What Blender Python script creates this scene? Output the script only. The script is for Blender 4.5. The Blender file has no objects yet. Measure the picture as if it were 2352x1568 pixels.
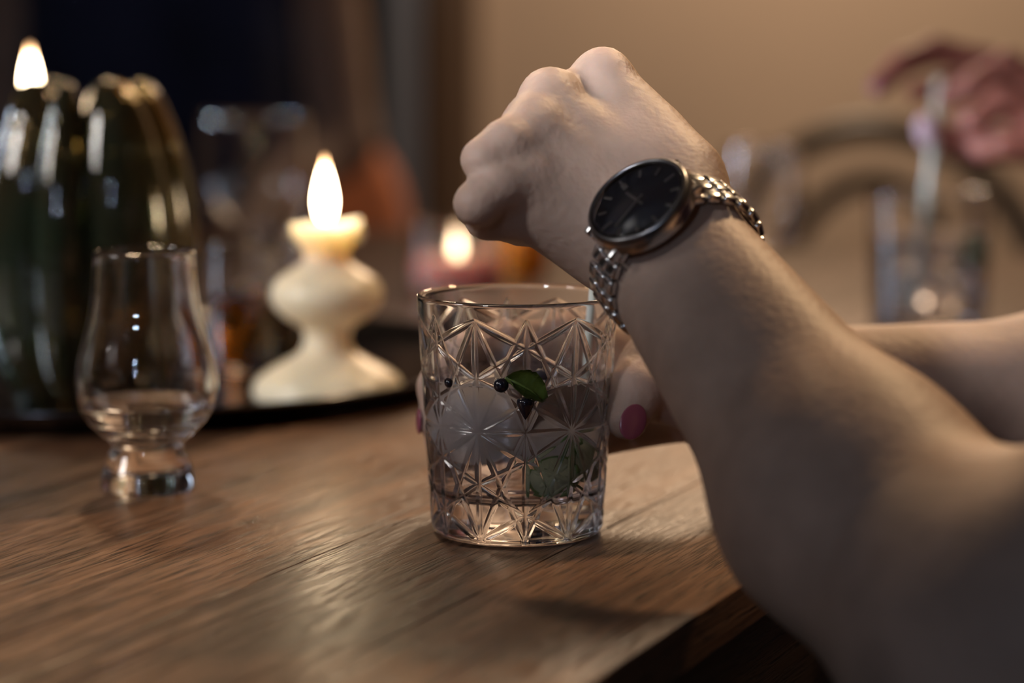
import bpy, bmesh, math, random
import numpy as np
from mathutils import Vector, Matrix

random.seed(7)
SC = bpy.context.scene
COL = SC.collection
PI = math.pi

# ------------------------------------------------------------------ camera
FPX = 85.0 / 36.0 * 2352.0
CAMZ = 0.207
PITCH = math.atan((784 - 56) / FPX)
cam_data = bpy.data.cameras.new('camera')
cam_data.lens = 85.0
cam_data.sensor_width = 36.0
cam_data.sensor_fit = 'HORIZONTAL'
cam_data.clip_start = 0.02
cam_data.dof.use_dof = True
cam_data.dof.focus_distance = 0.950
cam_data.dof.aperture_fstop = 3.6
cam_data.dof.aperture_blades = 0
cam = bpy.data.objects.new('camera', cam_data)
COL.objects.link(cam)
cam.location = (0, 0, CAMZ)
cam.rotation_euler = (PI / 2 - PITCH, 0, 0)
SC.camera = cam
FWD = Vector((0, math.cos(PITCH), -math.sin(PITCH)))
UPV = Vector((0, math.sin(PITCH), math.cos(PITCH)))
RGT = Vector((1, 0, 0))
CAM = Vector((0, 0, CAMZ))


def P(u, v, d):
    """world point seen at pixel u, v of the photograph, d metres in front of the lens"""
    return CAM + (FWD + RGT * ((u - 1176) / FPX) - UPV * ((v - 784) / FPX)) * d


# ------------------------------------------------------------------ world, lights, exposure
SC.view_settings.view_transform = 'Standard'
SC.view_settings.look = 'None'
SC.view_settings.exposure = 0.0
SC.view_settings.gamma = 1.0
SC.view_settings.use_curve_mapping = False
SC.cycles.max_bounces = 24
SC.cycles.transmission_bounces = 20
SC.cycles.glossy_bounces = 8
SC.cycles.diffuse_bounces = 4
SC.cycles.transparent_max_bounces = 16
SC.cycles.sample_clamp_indirect = 6.0
SC.cycles.blur_glossy = 0.6
SC.cycles.use_denoising = True

world = bpy.data.worlds.new('dim_room_air')
SC.world = world
world.use_nodes = True
world.node_tree.nodes['Background'].inputs[0].default_value = (0.30, 0.36, 0.5, 1)
world.node_tree.nodes['Background'].inputs[1].default_value = 0.004


def area_light(name, loc, target, size, watts, col, size_y=None, shape='DISK', spread=PI):
    l = bpy.data.lights.new(name, 'AREA')
    l.shape = shape
    l.size = size
    if size_y:
        l.shape = 'RECTANGLE'
        l.size_y = size_y
    l.energy = watts
    l.color = col
    l.spread = spread
    o = bpy.data.objects.new(name, l)
    COL.objects.link(o)
    o.location = loc
    o.rotation_euler = (Vector(target) - Vector(loc)).to_track_quat('-Z', 'Y').to_euler()
    return o


LAMP_WALL = area_light('warm_ceiling_lamp', (0.55, 3.50, 1.60), (0.45, 3.85, 0.0), 0.30, 15, (1.0, 0.80, 0.61), spread=1.9)
LAMP_BACK = area_light('warm_pendant_lamp', (0.38, 2.95, 0.85), (0.16, 1.4, 0.0), 0.30, 3.0, (1.0, 0.70, 0.45), spread=2.3)
LAMP_TOP = area_light('table_pendant_lamp', (-0.42, 2.15, 1.10), (-0.02, 1.00, 0.05), 0.12, 0.95, (1.0, 0.68, 0.40), spread=1.15)
LAMP_FILL = area_light('left_room_lamp', (-1.50, 0.60, 0.80), (-0.38, 1.34, 0.07), 0.4, 1.8, (1.0, 0.94, 0.90), size_y=0.5, spread=0.80)
LAMP_SPOT = area_light('added_fist_spot', (-0.72, 0.08, 0.80), (-0.066, 0.94, 0.308), 0.16, 0.48, (0.97, 0.96, 1.0), spread=0.27)  # added narrow spot that brightens the fist and spares the forearm
LAMP_RIGHT = area_light('right_pendant_lamp', (0.62, 1.72, 1.15), (0.05, 0.93, 0.12), 0.14, 1.5, (1.0, 0.66, 0.36), spread=1.0)
LAMP_BLUE = area_light('blue_window_light', (-1.55, 2.0, 0.40), (0.30, 1.62, -0.26), 0.30, 3.0, (0.66, 0.79, 1.0), size_y=0.5, spread=0.66)
LAMP_WIN_A = area_light('window_pane_light', (-0.62, -1.55, 0.95), (0.05, 1.3, 0.05), 0.04, 3.0, (0.66, 0.78, 1.0), size_y=0.06)
LAMP_WIN_B = area_light('window_pane_light', (-0.62, -1.55, 0.72), (0.05, 1.3, 0.05), 0.04, 3.0, (0.66, 0.78, 1.0), size_y=0.06)

FLAME_L = 50.0

# ------------------------------------------------------------------ materials


def new_mat(name):
    m = bpy.data.materials.new(name)
    m.use_nodes = True
    nt = m.node_tree
    b = nt.nodes['Principled BSDF']
    return m, nt, b


def mat(name, col, rough=0.5, metal=0.0, trans=0.0, ior=1.5, coat=0.0, sss=0.0, sss_r=(0.01, 0.004, 0.002), spec=0.5,
        bump=0.0, bump_scale=60.0, vary=0.0, vary_scale=6.0, sheen=0.0, col2=None):
    m, nt, b = new_mat(name)
    b.inputs['Base Color'].default_value = (*col, 1)
    b.inputs['Roughness'].default_value = rough
    b.inputs['Metallic'].default_value = metal
    b.inputs['Transmission Weight'].default_value = trans
    b.inputs['IOR'].default_value = ior
    b.inputs['Coat Weight'].default_value = coat
    b.inputs['Specular IOR Level'].default_value = spec
    if sheen:
        b.inputs['Sheen Weight'].default_value = sheen
    if sss:
        b.inputs['Subsurface Weight'].default_value = sss
        b.inputs['Subsurface Radius'].default_value = sss_r
        b.inputs['Subsurface Scale'].default_value = 1.0
    tc = nt.nodes.new('ShaderNodeTexCoord')
    if vary or col2:
        n = nt.nodes.new('ShaderNodeTexNoise')
        n.inputs['Scale'].default_value = vary_scale
        n.inputs['Detail'].default_value = 5
        nt.links.new(tc.outputs['Object'], n.inputs['Vector'])
        mx = nt.nodes.new('ShaderNodeMix')
        mx.data_type = 'RGBA'
        c2 = col2 if col2 else tuple(c * (1 - vary) for c in col)
        mx.inputs['A'].default_value = (*col, 1)
        mx.inputs['B'].default_value = (*c2, 1)
        rp = nt.nodes.new('ShaderNodeMapRange')
        rp.inputs['From Min'].default_value = 0.35
        rp.inputs['From Max'].default_value = 0.65
        nt.links.new(n.outputs['Fac'], rp.inputs['Value'])
        nt.links.new(rp.outputs['Result'], mx.inputs['Factor'])
        nt.links.new(mx.outputs['Result'], b.inputs['Base Color'])
    if bump:
        n2 = nt.nodes.new('ShaderNodeTexNoise')
        n2.inputs['Scale'].default_value = bump_scale
        n2.inputs['Detail'].default_value = 6
        nt.links.new(tc.outputs['Object'], n2.inputs['Vector'])
        bp = nt.nodes.new('ShaderNodeBump')
        bp.inputs['Strength'].default_value = bump
        bp.inputs['Distance'].default_value = 0.002
        nt.links.new(n2.outputs['Fac'], bp.inputs['Height'])
        nt.links.new(bp.outputs['Normal'], b.inputs['Normal'])
    return m


def wood_mat(name, dark, mid, light, rough=0.36):
    """long-grained wood: grain runs along the local X of each plank, each plank its own tone"""
    m, nt, b = new_mat(name)
    N = nt.nodes.new
    L = nt.links.new
    tc = N('ShaderNodeTexCoord')
    oi = N('ShaderNodeObjectInfo')
    off = N('ShaderNodeVectorMath'); off.operation = 'SCALE'
    cmb = N('ShaderNodeCombineXYZ')
    for i in range(3):
        L(oi.outputs['Random'], cmb.inputs[i])
    off.inputs['Scale'].default_value = 37.0
    L(cmb.outputs[0], off.inputs[0])
    add = N('ShaderNodeVectorMath'); add.operation = 'ADD'
    L(tc.outputs['Object'], add.inputs[0]); L(off.outputs[0], add.inputs[1])

    def stretched(sx, sy, scale, detail, dist=0.0):
        mp = N('ShaderNodeMapping')
        mp.inputs['Scale'].default_value = (sx, sy, sy)
        L(add.outputs[0], mp.inputs['Vector'])
        n = N('ShaderNodeTexNoise')
        n.inputs['Scale'].default_value = scale
        n.inputs['Detail'].default_value = detail
        n.inputs['Distortion'].default_value = dist
        L(mp.outputs[0], n.inputs['Vector'])
        return n
    broad = stretched(1.6, 22, 1.0, 4, 1.2)
    streak = stretched(5, 210, 1.0, 6, 0.5)
    pore = stretched(48, 1000, 1.0, 3)
    ramp = N('ShaderNodeValToRGB')
    e = ramp.color_ramp.elements
    e[0].position = 0.30; e[0].color = (*dark, 1)
    e[1].position = 0.74; e[1].color = (*light, 1)
    k = e.new(0.52); k.color = (*mid, 1)
    mixv = N('ShaderNodeMath'); mixv.operation = 'MULTIPLY_ADD'
    mixv.inputs[1].default_value = 0.45
    L(streak.outputs['Fac'], mixv.inputs[0])
    half = N('ShaderNodeMath'); half.operation = 'MULTIPLY_ADD'
    half.inputs[1].default_value = 0.62
    L(broad.outputs['Fac'], half.inputs[0])
    rnd = N('ShaderNodeMapRange')
    rnd.inputs['To Min'].default_value = -0.13
    rnd.inputs['To Max'].default_value = 0.09
    L(oi.outputs['Random'], rnd.inputs['Value'])
    L(rnd.outputs['Result'], half.inputs[2])
    L(half.outputs[0], mixv.inputs[2])
    L(mixv.outputs[0], ramp.inputs['Fac'])
    # dark pores
    pr = N('ShaderNodeMapRange')
    pr.inputs['From Min'].default_value = 0.50
    pr.inputs['From Max'].default_value = 0.64
    pr.inputs['To Min'].default_value = 0.0
    pr.inputs['To Max'].default_value = 0.95
    L(pore.outputs['Fac'], pr.inputs['Value'])
    mx = N('ShaderNodeMix'); mx.data_type = 'RGBA'
    mx.inputs['B'].default_value = (dark[0] * 0.35, dark[1] * 0.3, dark[2] * 0.3, 1)
    L(ramp.outputs['Color'], mx.inputs['A'])
    L(pr.outputs['Result'], mx.inputs['Factor'])
    mpk = N('ShaderNodeMapping')
    mpk.inputs['Scale'].default_value = (9, 26, 26)
    L(add.outputs[0], mpk.inputs['Vector'])
    vor = N('ShaderNodeTexVoronoi')
    vor.inputs['Scale'].default_value = 1.0
    L(mpk.outputs[0], vor.inputs['Vector'])
    kn = N('ShaderNodeMapRange')
    kn.inputs['From Min'].default_value = 0.16
    kn.inputs['From Max'].default_value = 0.05
    L(vor.outputs['Distance'], kn.inputs['Value'])
    gate = N('ShaderNodeMath'); gate.operation = 'GREATER_THAN'
    gate.inputs[1].default_value = 0.72
    sepk = N('ShaderNodeSeparateColor')
    L(vor.outputs['Color'], sepk.inputs[0]); L(sepk.outputs[0], gate.inputs[0])
    kf = N('ShaderNodeMath'); kf.operation = 'MULTIPLY'
    L(kn.outputs['Result'], kf.inputs[0]); L(gate.outputs[0], kf.inputs[1])
    kf2 = N('ShaderNodeMath'); kf2.operation = 'MULTIPLY'
    L(kf.outputs[0], kf2.inputs[0]); kf2.inputs[1].default_value = 0.75
    mxk = N('ShaderNodeMix'); mxk.data_type = 'RGBA'
    mxk.inputs['B'].default_value = (dark[0] * .5, dark[1] * .45, dark[2] * .45, 1)
    L(mx.outputs['Result'], mxk.inputs['A']); L(kf2.outputs[0], mxk.inputs['Factor'])
    L(mxk.outputs['Result'], b.inputs['Base Color'])
    b.inputs['Specular IOR Level'].default_value = 0.40
    rr = N('ShaderNodeMapRange')
    rr.inputs['To Min'].default_value = rough - 0.08
    rr.inputs['To Max'].default_value = rough + 0.16
    L(streak.outputs['Fac'], rr.inputs['Value'])
    L(rr.outputs['Result'], b.inputs['Roughness'])
    hs = N('ShaderNodeMath'); hs.operation = 'MULTIPLY_ADD'
    hs.inputs[1].default_value = -0.7
    L(pr.outputs['Result'], hs.inputs[0]); L(streak.outputs['Fac'], hs.inputs[2])
    bp = N('ShaderNodeBump')
    bp.inputs['Strength'].default_value = 0.30
    bp.inputs['Distance'].default_value = 0.0010
    L(hs.outputs[0], bp.inputs['Height'])
    L(bp.outputs['Normal'], b.inputs['Normal'])
    return m


def flame_mat(name, strength):
    m = emission_mat(name, (1, 1, 1), 1)
    nt = m.node_tree
    e = nt.nodes['Emission']
    tc = nt.nodes.new('ShaderNodeTexCoord')
    sp = nt.nodes.new('ShaderNodeSeparateXYZ')
    nt.links.new(tc.outputs['Generated'], sp.inputs[0])
    r = nt.nodes.new('ShaderNodeValToRGB')
    el = r.color_ramp.elements
    el[0].position = 0.0; el[0].color = (0.10, 0.045, 0.014, 1)
    el[1].position = 1.0; el[1].color = (0.020, 0.008, 0.002, 1)
    for p, c in ((0.16, (1.0, 0.74, 0.46, 1)), (0.62, (1.0, 0.76, 0.50, 1)), (0.85, (0.30, 0.17, 0.08, 1))):
        q = el.new(p); q.color = c
    nt.links.new(sp.outputs[2], r.inputs[0])
    nt.links.new(r.outputs['Color'], e.inputs['Color'])
    e.inputs['Strength'].default_value = strength
    return m


def emission_mat(name, col, strength):
    m = bpy.data.materials.new(name)
    m.use_nodes = True
    nt = m.node_tree
    nt.nodes.remove(nt.nodes['Principled BSDF'])
    e = nt.nodes.new('ShaderNodeEmission')
    e.inputs['Color'].default_value = (*col, 1)
    e.inputs['Strength'].default_value = strength
    nt.links.new(e.outputs[0], nt.nodes['Material Output'].inputs['Surface'])
    return m


M = {}
M['glass'] = mat('clear_glass', (1, 1, 1), 0.0, trans=1.0, ior=1.50)
M['far_glass'] = mat('thin_clear_glass', (1, 1, 1), 0.020, trans=1.0, ior=1.50)
M['crystal'] = mat('pressed_glass', (0.98, 0.97, 0.99), 0.015, trans=1.0, ior=1.50)
M['cut_glass'] = mat('ground_cut_glass', (0.97, 0.96, 0.97), 0.20, trans=1.0, ior=1.50)
M['water'] = mat('clear_drink', (0.97, 0.96, 0.98), 0.0, trans=1.0, ior=1.33)
M['whisky'] = mat('amber_drink', (0.24, 0.09, 0.012), 0.0, trans=1.0, ior=1.34)
M['ice'] = mat('cloudy_ice', (0.94, 0.92, 0.90), 0.25, trans=0.40, ior=1.18, bump=0.4, bump_scale=90)
M['clear_ice'] = mat('clear_ice', (0.97, 0.98, 1.0), 0.10, trans=0.92, ior=1.12, bump=0.3, bump_scale=90)
M['green_glass'] = mat('dark_green_glass', (0.14, 0.20, 0.13), 0.04, trans=0.92, ior=1.5, col2=(0.22, 0.13, 0.05), vary_scale=14)
M['orange_glass'] = mat('orange_glass', (1.0, 0.36, 0.03), 0.22, trans=0.45, ior=1.45)
M['wax'] = mat('cream_wax', (0.90, 0.79, 0.59), 0.30, sss=1.0, sss_r=(0.016, 0.015, 0.013), spec=0.4)
M['pink_wax'] = mat('pink_wax', (0.90, 0.42, 0.36), 0.45, sss=1.0, sss_r=(0.02, 0.008, 0.006))
M['dark_wax'] = mat('dark_green_wax', (0.05, 0.08, 0.05), 0.4)
M['wick'] = mat('burnt_wick', (0.02, 0.015, 0.012), 0.9)
M['flame'] = flame_mat('candle_flame', FLAME_L)
M['tray'] = mat('dark_polished_metal', (0.15, 0.15, 0.16), 0.15, metal=1.0, bump=0.03, bump_scale=30)
M['table'] = wood_mat('brown_table_wood', (0.042, 0.021, 0.012), (0.118, 0.060, 0.034), (0.27, 0.150, 0.088), rough=0.27)
M['darkwood'] = wood_mat('dark_wood', (0.018, 0.010, 0.006), (0.045, 0.024, 0.013), (0.08, 0.045, 0.026), rough=0.42)
M['skin'] = mat('skin', (0.44, 0.31, 0.245), 0.52, sss=0.22, sss_r=(0.010, 0.004, 0.002), spec=0.28, bump=0.28, bump_scale=320, vary=0.22, vary_scale=38)
M['skin_ruddy'] = mat('ruddy_skin', (0.30, 0.11, 0.085), 0.46, sss=0.22, sss_r=(0.010, 0.004, 0.002), spec=0.4, bump=0.2, bump_scale=300, vary=0.25, vary_scale=30)
M['nail'] = mat('pink_nail', (0.24, 0.06, 0.09), 0.22, spec=0.6)
M['nail_pale'] = mat('pale_lilac_nail', (0.62, 0.46, 0.58), 0.2, spec=0.6)
M['steel'] = mat('brushed_steel', (0.62, 0.63, 0.65), 0.22, metal=1.0)
M['steel_dark'] = mat('dark_steel', (0.20, 0.20, 0.21), 0.3, metal=1.0)
M['dial'] = mat('navy_dial', (0.012, 0.017, 0.030), 0.32, spec=0.5)
M['dial_mark'] = mat('dial_marker', (0.35, 0.33, 0.32), 0.35, metal=0.8)
M['straw'] = mat('pale_straw', (0.62, 0.66, 0.60), 0.35, trans=0.25, ior=1.4)
M['leaf'] = mat('fresh_leaf', (0.17, 0.24, 0.05), 0.35, bump=0.5, bump_scale=130, vary=0.45, vary_scale=90)
M['lime_flesh'] = mat('pale_green_flesh', (0.50, 0.62, 0.42), 0.35, trans=0.3, ior=1.35, vary=0.25, vary_scale=120)
M['peel'] = mat('dark_green_peel', (0.05, 0.16, 0.03), 0.35)
M['berry'] = mat('black_berry', (0.010, 0.008, 0.014), 0.18, spec=0.6)
M['berry_blue'] = mat('blue_bloom_berry', (0.06, 0.065, 0.10), 0.4)
M['wall'] = mat('beige_plaster', (0.56, 0.40, 0.275), 0.85, bump=0.12, bump_scale=45, vary=0.06, vary_scale=2.0)
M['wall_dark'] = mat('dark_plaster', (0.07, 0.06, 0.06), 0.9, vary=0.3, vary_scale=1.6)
M['ceiling'] = mat('dim_white_ceiling', (0.45, 0.40, 0.35), 0.9)
M['floor'] = mat('dark_floor', (0.07, 0.045, 0.03), 0.5, vary=0.4, vary_scale=5)
M['grey_paint'] = mat('grey_paint', (0.19, 0.20, 0.235), 0.6)
M['brown_paint'] = mat('brown_trim', (0.13, 0.075, 0.042), 0.6)
M['navy_cloth'] = mat('navy_cloth', (0.030, 0.042, 0.105), 0.9, sheen=0.2, bump=0.3, bump_scale=80, vary=0.5, vary_scale=9)
M['plum_cloth'] = mat('plum_cloth', (0.035, 0.012, 0.035), 0.9, bump=0.3, bump_scale=80)
M['black_cloth'] = mat('black_cloth', (0.012, 0.011, 0.013), 0.9, bump=0.3, bump_scale=80)
M['hair'] = mat('dark_hair', (0.03, 0.018, 0.012), 0.5, bump=0.8, bump_scale=200)
M['bentwood'] = mat('dark_bentwood', (0.030, 0.018, 0.010), 0.38)
M['cane'] = mat('seat_cane', (0.32, 0.21, 0.11), 0.6, bump=0.5, bump_scale=200)
M['rust_cloth'] = mat('rust_upholstery', (0.78, 0.21, 0.05), 0.75, sheen=0.3, bump=0.25, bump_scale=120, vary=0.3, vary_scale=16)
M['shoe'] = mat('black_leather', (0.012, 0.011, 0.011), 0.4)

# ------------------------------------------------------------------ object helpers


def link(name, me, m=None, parent=None, loc=None, smooth=True):
    o = bpy.data.objects.new(name, me)
    COL.objects.link(o)
    if m is not None:
        me.materials.append(m)
    if parent is not None:
        o.parent = parent
    if loc is not None:
        o.location = loc
    if smooth:
        me.polygons.foreach_set('use_smooth', [True] * len(me.polygons))
    return o


def obj(name, bm, m=None, parent=None, loc=None, smooth=True, sharp=None):
    me = bpy.data.meshes.new(name)
    bmesh.ops.recalc_face_normals(bm, faces=bm.faces)
    bm.to_mesh(me)
    bm.free()
    o = link(name, me, m, parent, loc, smooth)
    if sharp:
        me.set_sharp_from_angle(angle=math.radians(sharp))
    return o


def tag(o, label, cat, group=None):
    o['label'] = label
    o['category'] = cat
    if group:
        o['group'] = group
    return o


def thing(name, label, cat, loc=(0, 0, 0), rotz=0, group=None):
    o = bpy.data.objects.new(name, None)
    o.empty_display_size = 0.05
    COL.objects.link(o)
    o.location = loc
    o.rotation_euler = (0, 0, rotz)
    return tag(o, label, cat, group)


def structure(o):
    o['kind'] = 'structure'
    return o


def box(bm, c, s, bevel=0.0, rot=None, seg=2):
    r = bmesh.ops.create_cube(bm, size=1.0)
    vs = r['verts']
    bmesh.ops.scale(bm, verts=vs, vec=Vector(s))
    if bevel:
        es = list({e for v in vs for e in v.link_edges})
        q = bmesh.ops.bevel(bm, geom=es, offset=bevel, segments=seg, affect='EDGES', profile=0.5)
        vs = list({v for f in q['faces'] for v in f.verts} | {v for v in vs if v.is_valid})
    if rot is not None:
        bmesh.ops.transform(bm, matrix=rot.to_4x4(), verts=vs)
    bmesh.ops.translate(bm, verts=vs, vec=Vector(c))
    return vs


def lathe(prof, seg=64, bm=None):
    """prof: list of (r, z); r = 0 ends are closed to a point"""
    bm = bm or bmesh.new()
    rings = []
    for r, z in prof:
        if r < 1e-6:
            rings.append([bm.verts.new((0, 0, z))])
        else:
            rings.append([bm.verts.new((r * math.cos(2 * PI * i / seg), r * math.sin(2 * PI * i / seg), z)) for i in range(seg)])
    for a, b in zip(rings[:-1], rings[1:]):
        for i in range(seg):
            j = (i + 1) % seg
            if len(a) == 1 and len(b) == 1:
                continue
            if len(a) == 1:
                bm.faces.new((a[0], b[i], b[j]))
            elif len(b) == 1:
                bm.faces.new((a[i], a[j], b[0]))
            else:
                bm.faces.new((a[i], a[j], b[j], b[i]))
    return bm


def sup(prof, e=.0005, step=.006):
    """extra rings beside the corners, so that long straight walls shade straight"""
    out = [prof[0]]
    for (r0, z0), (r1, z1) in zip(prof[:-1], prof[1:]):
        L = math.hypot(r1 - r0, z1 - z0)
        if L > .004:
            n = max(1, int(L / step))
            for q in [e / L] + [k / (n + 1) for k in range(1, n + 1)] + [1 - e / L]:
                out.append((r0 + (r1 - r0) * q, z0 + (z1 - z0) * q))
        out.append((r1, z1))
    return out


def smooth_prof(pts, n=8):
    """Catmull-Rom through the profile points"""
    out = []
    p = [pts[0]] + list(pts) + [pts[-1]]
    for i in range(1, len(p) - 2):
        for k in range(n):
            t = k / n
            a, b, c, d = (np.array(p[i - 1]), np.array(p[i]), np.array(p[i + 1]), np.array(p[i + 2]))
            q = 0.5 * ((2 * b) + (-a + c) * t + (2 * a - 5 * b + 4 * c - d) * t * t + (-a + 3 * b - 3 * c + d) * t ** 3)
            out.append(tuple(float(x) for x in q))
    out.append(tuple(pts[-1]))
    return out


def clampr(prof):
    return [(max(r, 0.0), z) for r, z in prof]


def tube(bm, pts, rad, seg=10, closed=False, caps=True):
    pts = [Vector(p) for p in pts]
    n = len(pts)
    rads = rad if isinstance(rad, (list, tuple)) else [rad] * n
    rings = []
    prev = None
    for i in range(n):
        a = pts[(i - 1) % n] if (closed or i > 0) else pts[i]
        b = pts[(i + 1) % n] if (closed or i < n - 1) else pts[i]
        t = (b - a).normalized()
        if prev is None:
            x = t.orthogonal().normalized()
        else:
            x = (prev - t * prev.dot(t)).normalized()
        prev = x
        y = t.cross(x)
        rings.append([bm.verts.new(pts[i] + (x * math.cos(2 * PI * k / seg) + y * math.sin(2 * PI * k / seg)) * rads[i]) for k in range(seg)])
    m = n if closed else n - 1
    for i in range(m):
        a, b = rings[i], rings[(i + 1) % n]
        for k in range(seg):
            j = (k + 1) % seg
            bm.faces.new((a[k], a[j], b[j], b[k]))
    if caps and not closed:
        bm.faces.new(rings[0])
        bm.faces.new(rings[-1])
    return bm


def ellipsoid(bm, c, s, rot=None, sub=3):
    r = bmesh.ops.create_icosphere(bm, subdivisions=sub, radius=1.0)
    vs = r['verts']
    bmesh.ops.scale(bm, verts=vs, vec=Vector(s))
    if rot is not None:
        bmesh.ops.transform(bm, matrix=rot.to_4x4(), verts=vs)
    bmesh.ops.translate(bm, verts=vs, vec=Vector(c))
    return vs


def frame3(x, z):
    """rotation whose local Z is z and local X close to x"""
    z = Vector(z).normalized()
    x = Vector(x)
    x = (x - z * x.dot(z)).normalized()
    y = z.cross(x)
    return Matrix((x, y, z)).transposed()


# ------------------------------------------------------------------ signed-distance modeller for bodies


def smin(a, b, k):
    h = np.maximum(k - np.abs(a - b), 0.0) / k
    return np.minimum(a, b) - h * h * k * 0.25


class Field:
    def __init__(self, lo, hi, h):
        self.lo = np.array(lo, dtype=np.float32)
        self.h = h
        self.n = (np.ceil((np.array(hi) - np.array(lo)) / h).astype(int) + 1)
        self.f = np.full(tuple(self.n), 0.5, dtype=np.float32)

    def sl(self, lo, hi):
        a = np.clip(np.floor((np.array(lo) - self.lo) / self.h).astype(int), 0, self.n - 1)
        b = np.clip(np.ceil((np.array(hi) - self.lo) / self.h).astype(int) + 1, 1, self.n)
        s = tuple(slice(int(x), int(y)) for x, y in zip(a, b))
        ax = [(self.lo[i] + self.h * np.arange(a[i], b[i], dtype=np.float32)) for i in range(3)]
        return s, (ax[0][:, None, None], ax[1][None, :, None], ax[2][None, None, :])

    @staticmethod
    def cone(g, a, b, ra, rb):
        a = np.array(a, dtype=np.float32); b = np.array(b, dtype=np.float32)
        ba = b - a
        l2 = max(float(ba @ ba), 1e-10)
        px, py, pz = g[0] - a[0], g[1] - a[1], g[2] - a[2]
        t = np.clip((px * ba[0] + py * ba[1] + pz * ba[2]) / l2, 0, 1)
        return np.sqrt((px - t * ba[0]) ** 2 + (py - t * ba[1]) ** 2 + (pz - t * ba[2]) ** 2) - (ra + (rb - ra) * t)

    @staticmethod
    def ell(g, c, s, R=None):
        px, py, pz = g[0] - c[0], g[1] - c[1], g[2] - c[2]
        if R is not None:
            R = np.array(R)
            px, py, pz = (px * R[0, 0] + py * R[1, 0] + pz * R[2, 0], px * R[0, 1] + py * R[1, 1] + pz * R[2, 1],
                          px * R[0, 2] + py * R[1, 2] + pz * R[2, 2])
        k0 = np.sqrt((px / s[0]) ** 2 + (py / s[1]) ** 2 + (pz / s[2]) ** 2)
        k1 = np.sqrt((px / s[0] ** 2) ** 2 + (py / s[1] ** 2) ** 2 + (pz / s[2] ** 2) ** 2) + 1e-9
        return k0 * (k0 - 1.0) / k1

    def add_cone(self, a, b, ra, rb, k=0.01):
        r = max(ra, rb) + k + 3 * self.h
        s, g = self.sl(np.minimum(a, b) - r, np.maximum(a, b) + r)
        self.f[s] = smin(self.f[s], self.cone(g, a, b, ra, rb), k)

    def add_ell(self, c, sz, R=None, k=0.01):
        r = max(sz) + k + 3 * self.h
        s, g = self.sl(np.array(c) - r, np.array(c) + r)
        self.f[s] = smin(self.f[s], self.ell(g, c, sz, R), k)

    def cut_ell(self, c, sz, R=None, k=0.004):
        r = max(sz) + k + 3 * self.h
        s, g = self.sl(np.array(c) - r, np.array(c) + r)
        self.f[s] = -smin(-self.f[s], self.ell(g, c, sz, R), k)

    def cut_cone(self, a, b, ra, rb, k=0.003):
        r = max(ra, rb) + k + 3 * self.h
        s, g = self.sl(np.minimum(a, b) - r, np.maximum(a, b) + r)
        self.f[s] = -smin(-self.f[s], self.cone(g, a, b, ra, rb), k)

    def add_chains(self, chains, kin=0.004, kbase=0.006):
        """each chain: list of (point, radius); chains blend into the body but not into one another"""
        base = self.f.copy()
        for ch in chains:
            pts = np.array([list(p) for p, r in ch])
            rm = max(r for p, r in ch) + kbase + 4 * self.h
            s, g = self.sl(pts.min(0) - rm, pts.max(0) + rm)
            fi = None
            for (pa, ra), (pb, rb) in zip(ch[:-1], ch[1:]):
                c = self.cone(g, pa, pb, ra, rb)
                fi = c if fi is None else smin(fi, c, kin)
            self.f[s] = np.minimum(self.f[s], smin(base[s], fi, kbase))

    def mesh(self, name):
        f = self.f
        ins = (f < 0)
        c = ins[:-1, :-1, :-1].astype(np.uint8)
        corners = [(0, 0, 0), (1, 0, 0), (0, 1, 0), (1, 1, 0), (0, 0, 1), (1, 0, 1), (0, 1, 1), (1, 1, 1)]
        nx, ny, nz = f.shape
        for dx, dy, dz in corners[1:]:
            c = c + ins[dx:nx - 1 + dx, dy:ny - 1 + dy, dz:nz - 1 + dz]
        act = np.argwhere((c > 0) & (c < 8))
        vals = np.stack([f[act[:, 0] + d[0], act[:, 1] + d[1], act[:, 2] + d[2]] for d in corners], 1)
        acc = np.zeros((len(act), 3)); cnt = np.zeros(len(act))
        C = np.array(corners, dtype=float)
        for a in range(8):
            for b in range(a + 1, 8):
                if np.abs(C[a] - C[b]).sum() != 1:
                    continue
                va, vb = vals[:, a], vals[:, b]
                m = (va < 0) != (vb < 0)
                t = np.where(m, va / np.where(m, va - vb, 1), 0)
                acc += np.where(m[:, None], C[a] + (C[b] - C[a]) * t[:, None], 0)
                cnt += m
        verts = (act + acc / cnt[:, None]) * self.h + self.lo
        idx = np.full(c.shape, -1, dtype=np.int32)
        idx[act[:, 0], act[:, 1], act[:, 2]] = np.arange(len(act))
        quads = []
        for ax in range(3):
            o1, o2 = (ax + 1) % 3, (ax + 2) % 3
            sl1 = [slice(None)] * 3; sl2 = [slice(None)] * 3
            sl1[ax] = slice(0, -1); sl2[ax] = slice(1, None)
            d = ins[tuple(sl1)] != ins[tuple(sl2)]
            e = np.argwhere(d)
            e = e[(e[:, o1] > 0) & (e[:, o2] > 0) & (e[:, o1] < f.shape[o1] - 1) & (e[:, o2] < f.shape[o2] - 1)]
            flip = ins[e[:, 0], e[:, 1], e[:, 2]]
            q = []
            for a, b in ((0, 0), (1, 0), (1, 1), (0, 1)):
                ee = e.copy(); ee[:, o1] -= a; ee[:, o2] -= b
                q.append(idx[ee[:, 0], ee[:, 1], ee[:, 2]])
            q = np.stack(q, 1)
            q[~flip] = q[~flip][:, ::-1]
            quads.append(q)
        quads = np.concatenate(quads)
        quads = quads[(quads >= 0).all(1)]
        return np_mesh(name, verts, quads)


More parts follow.
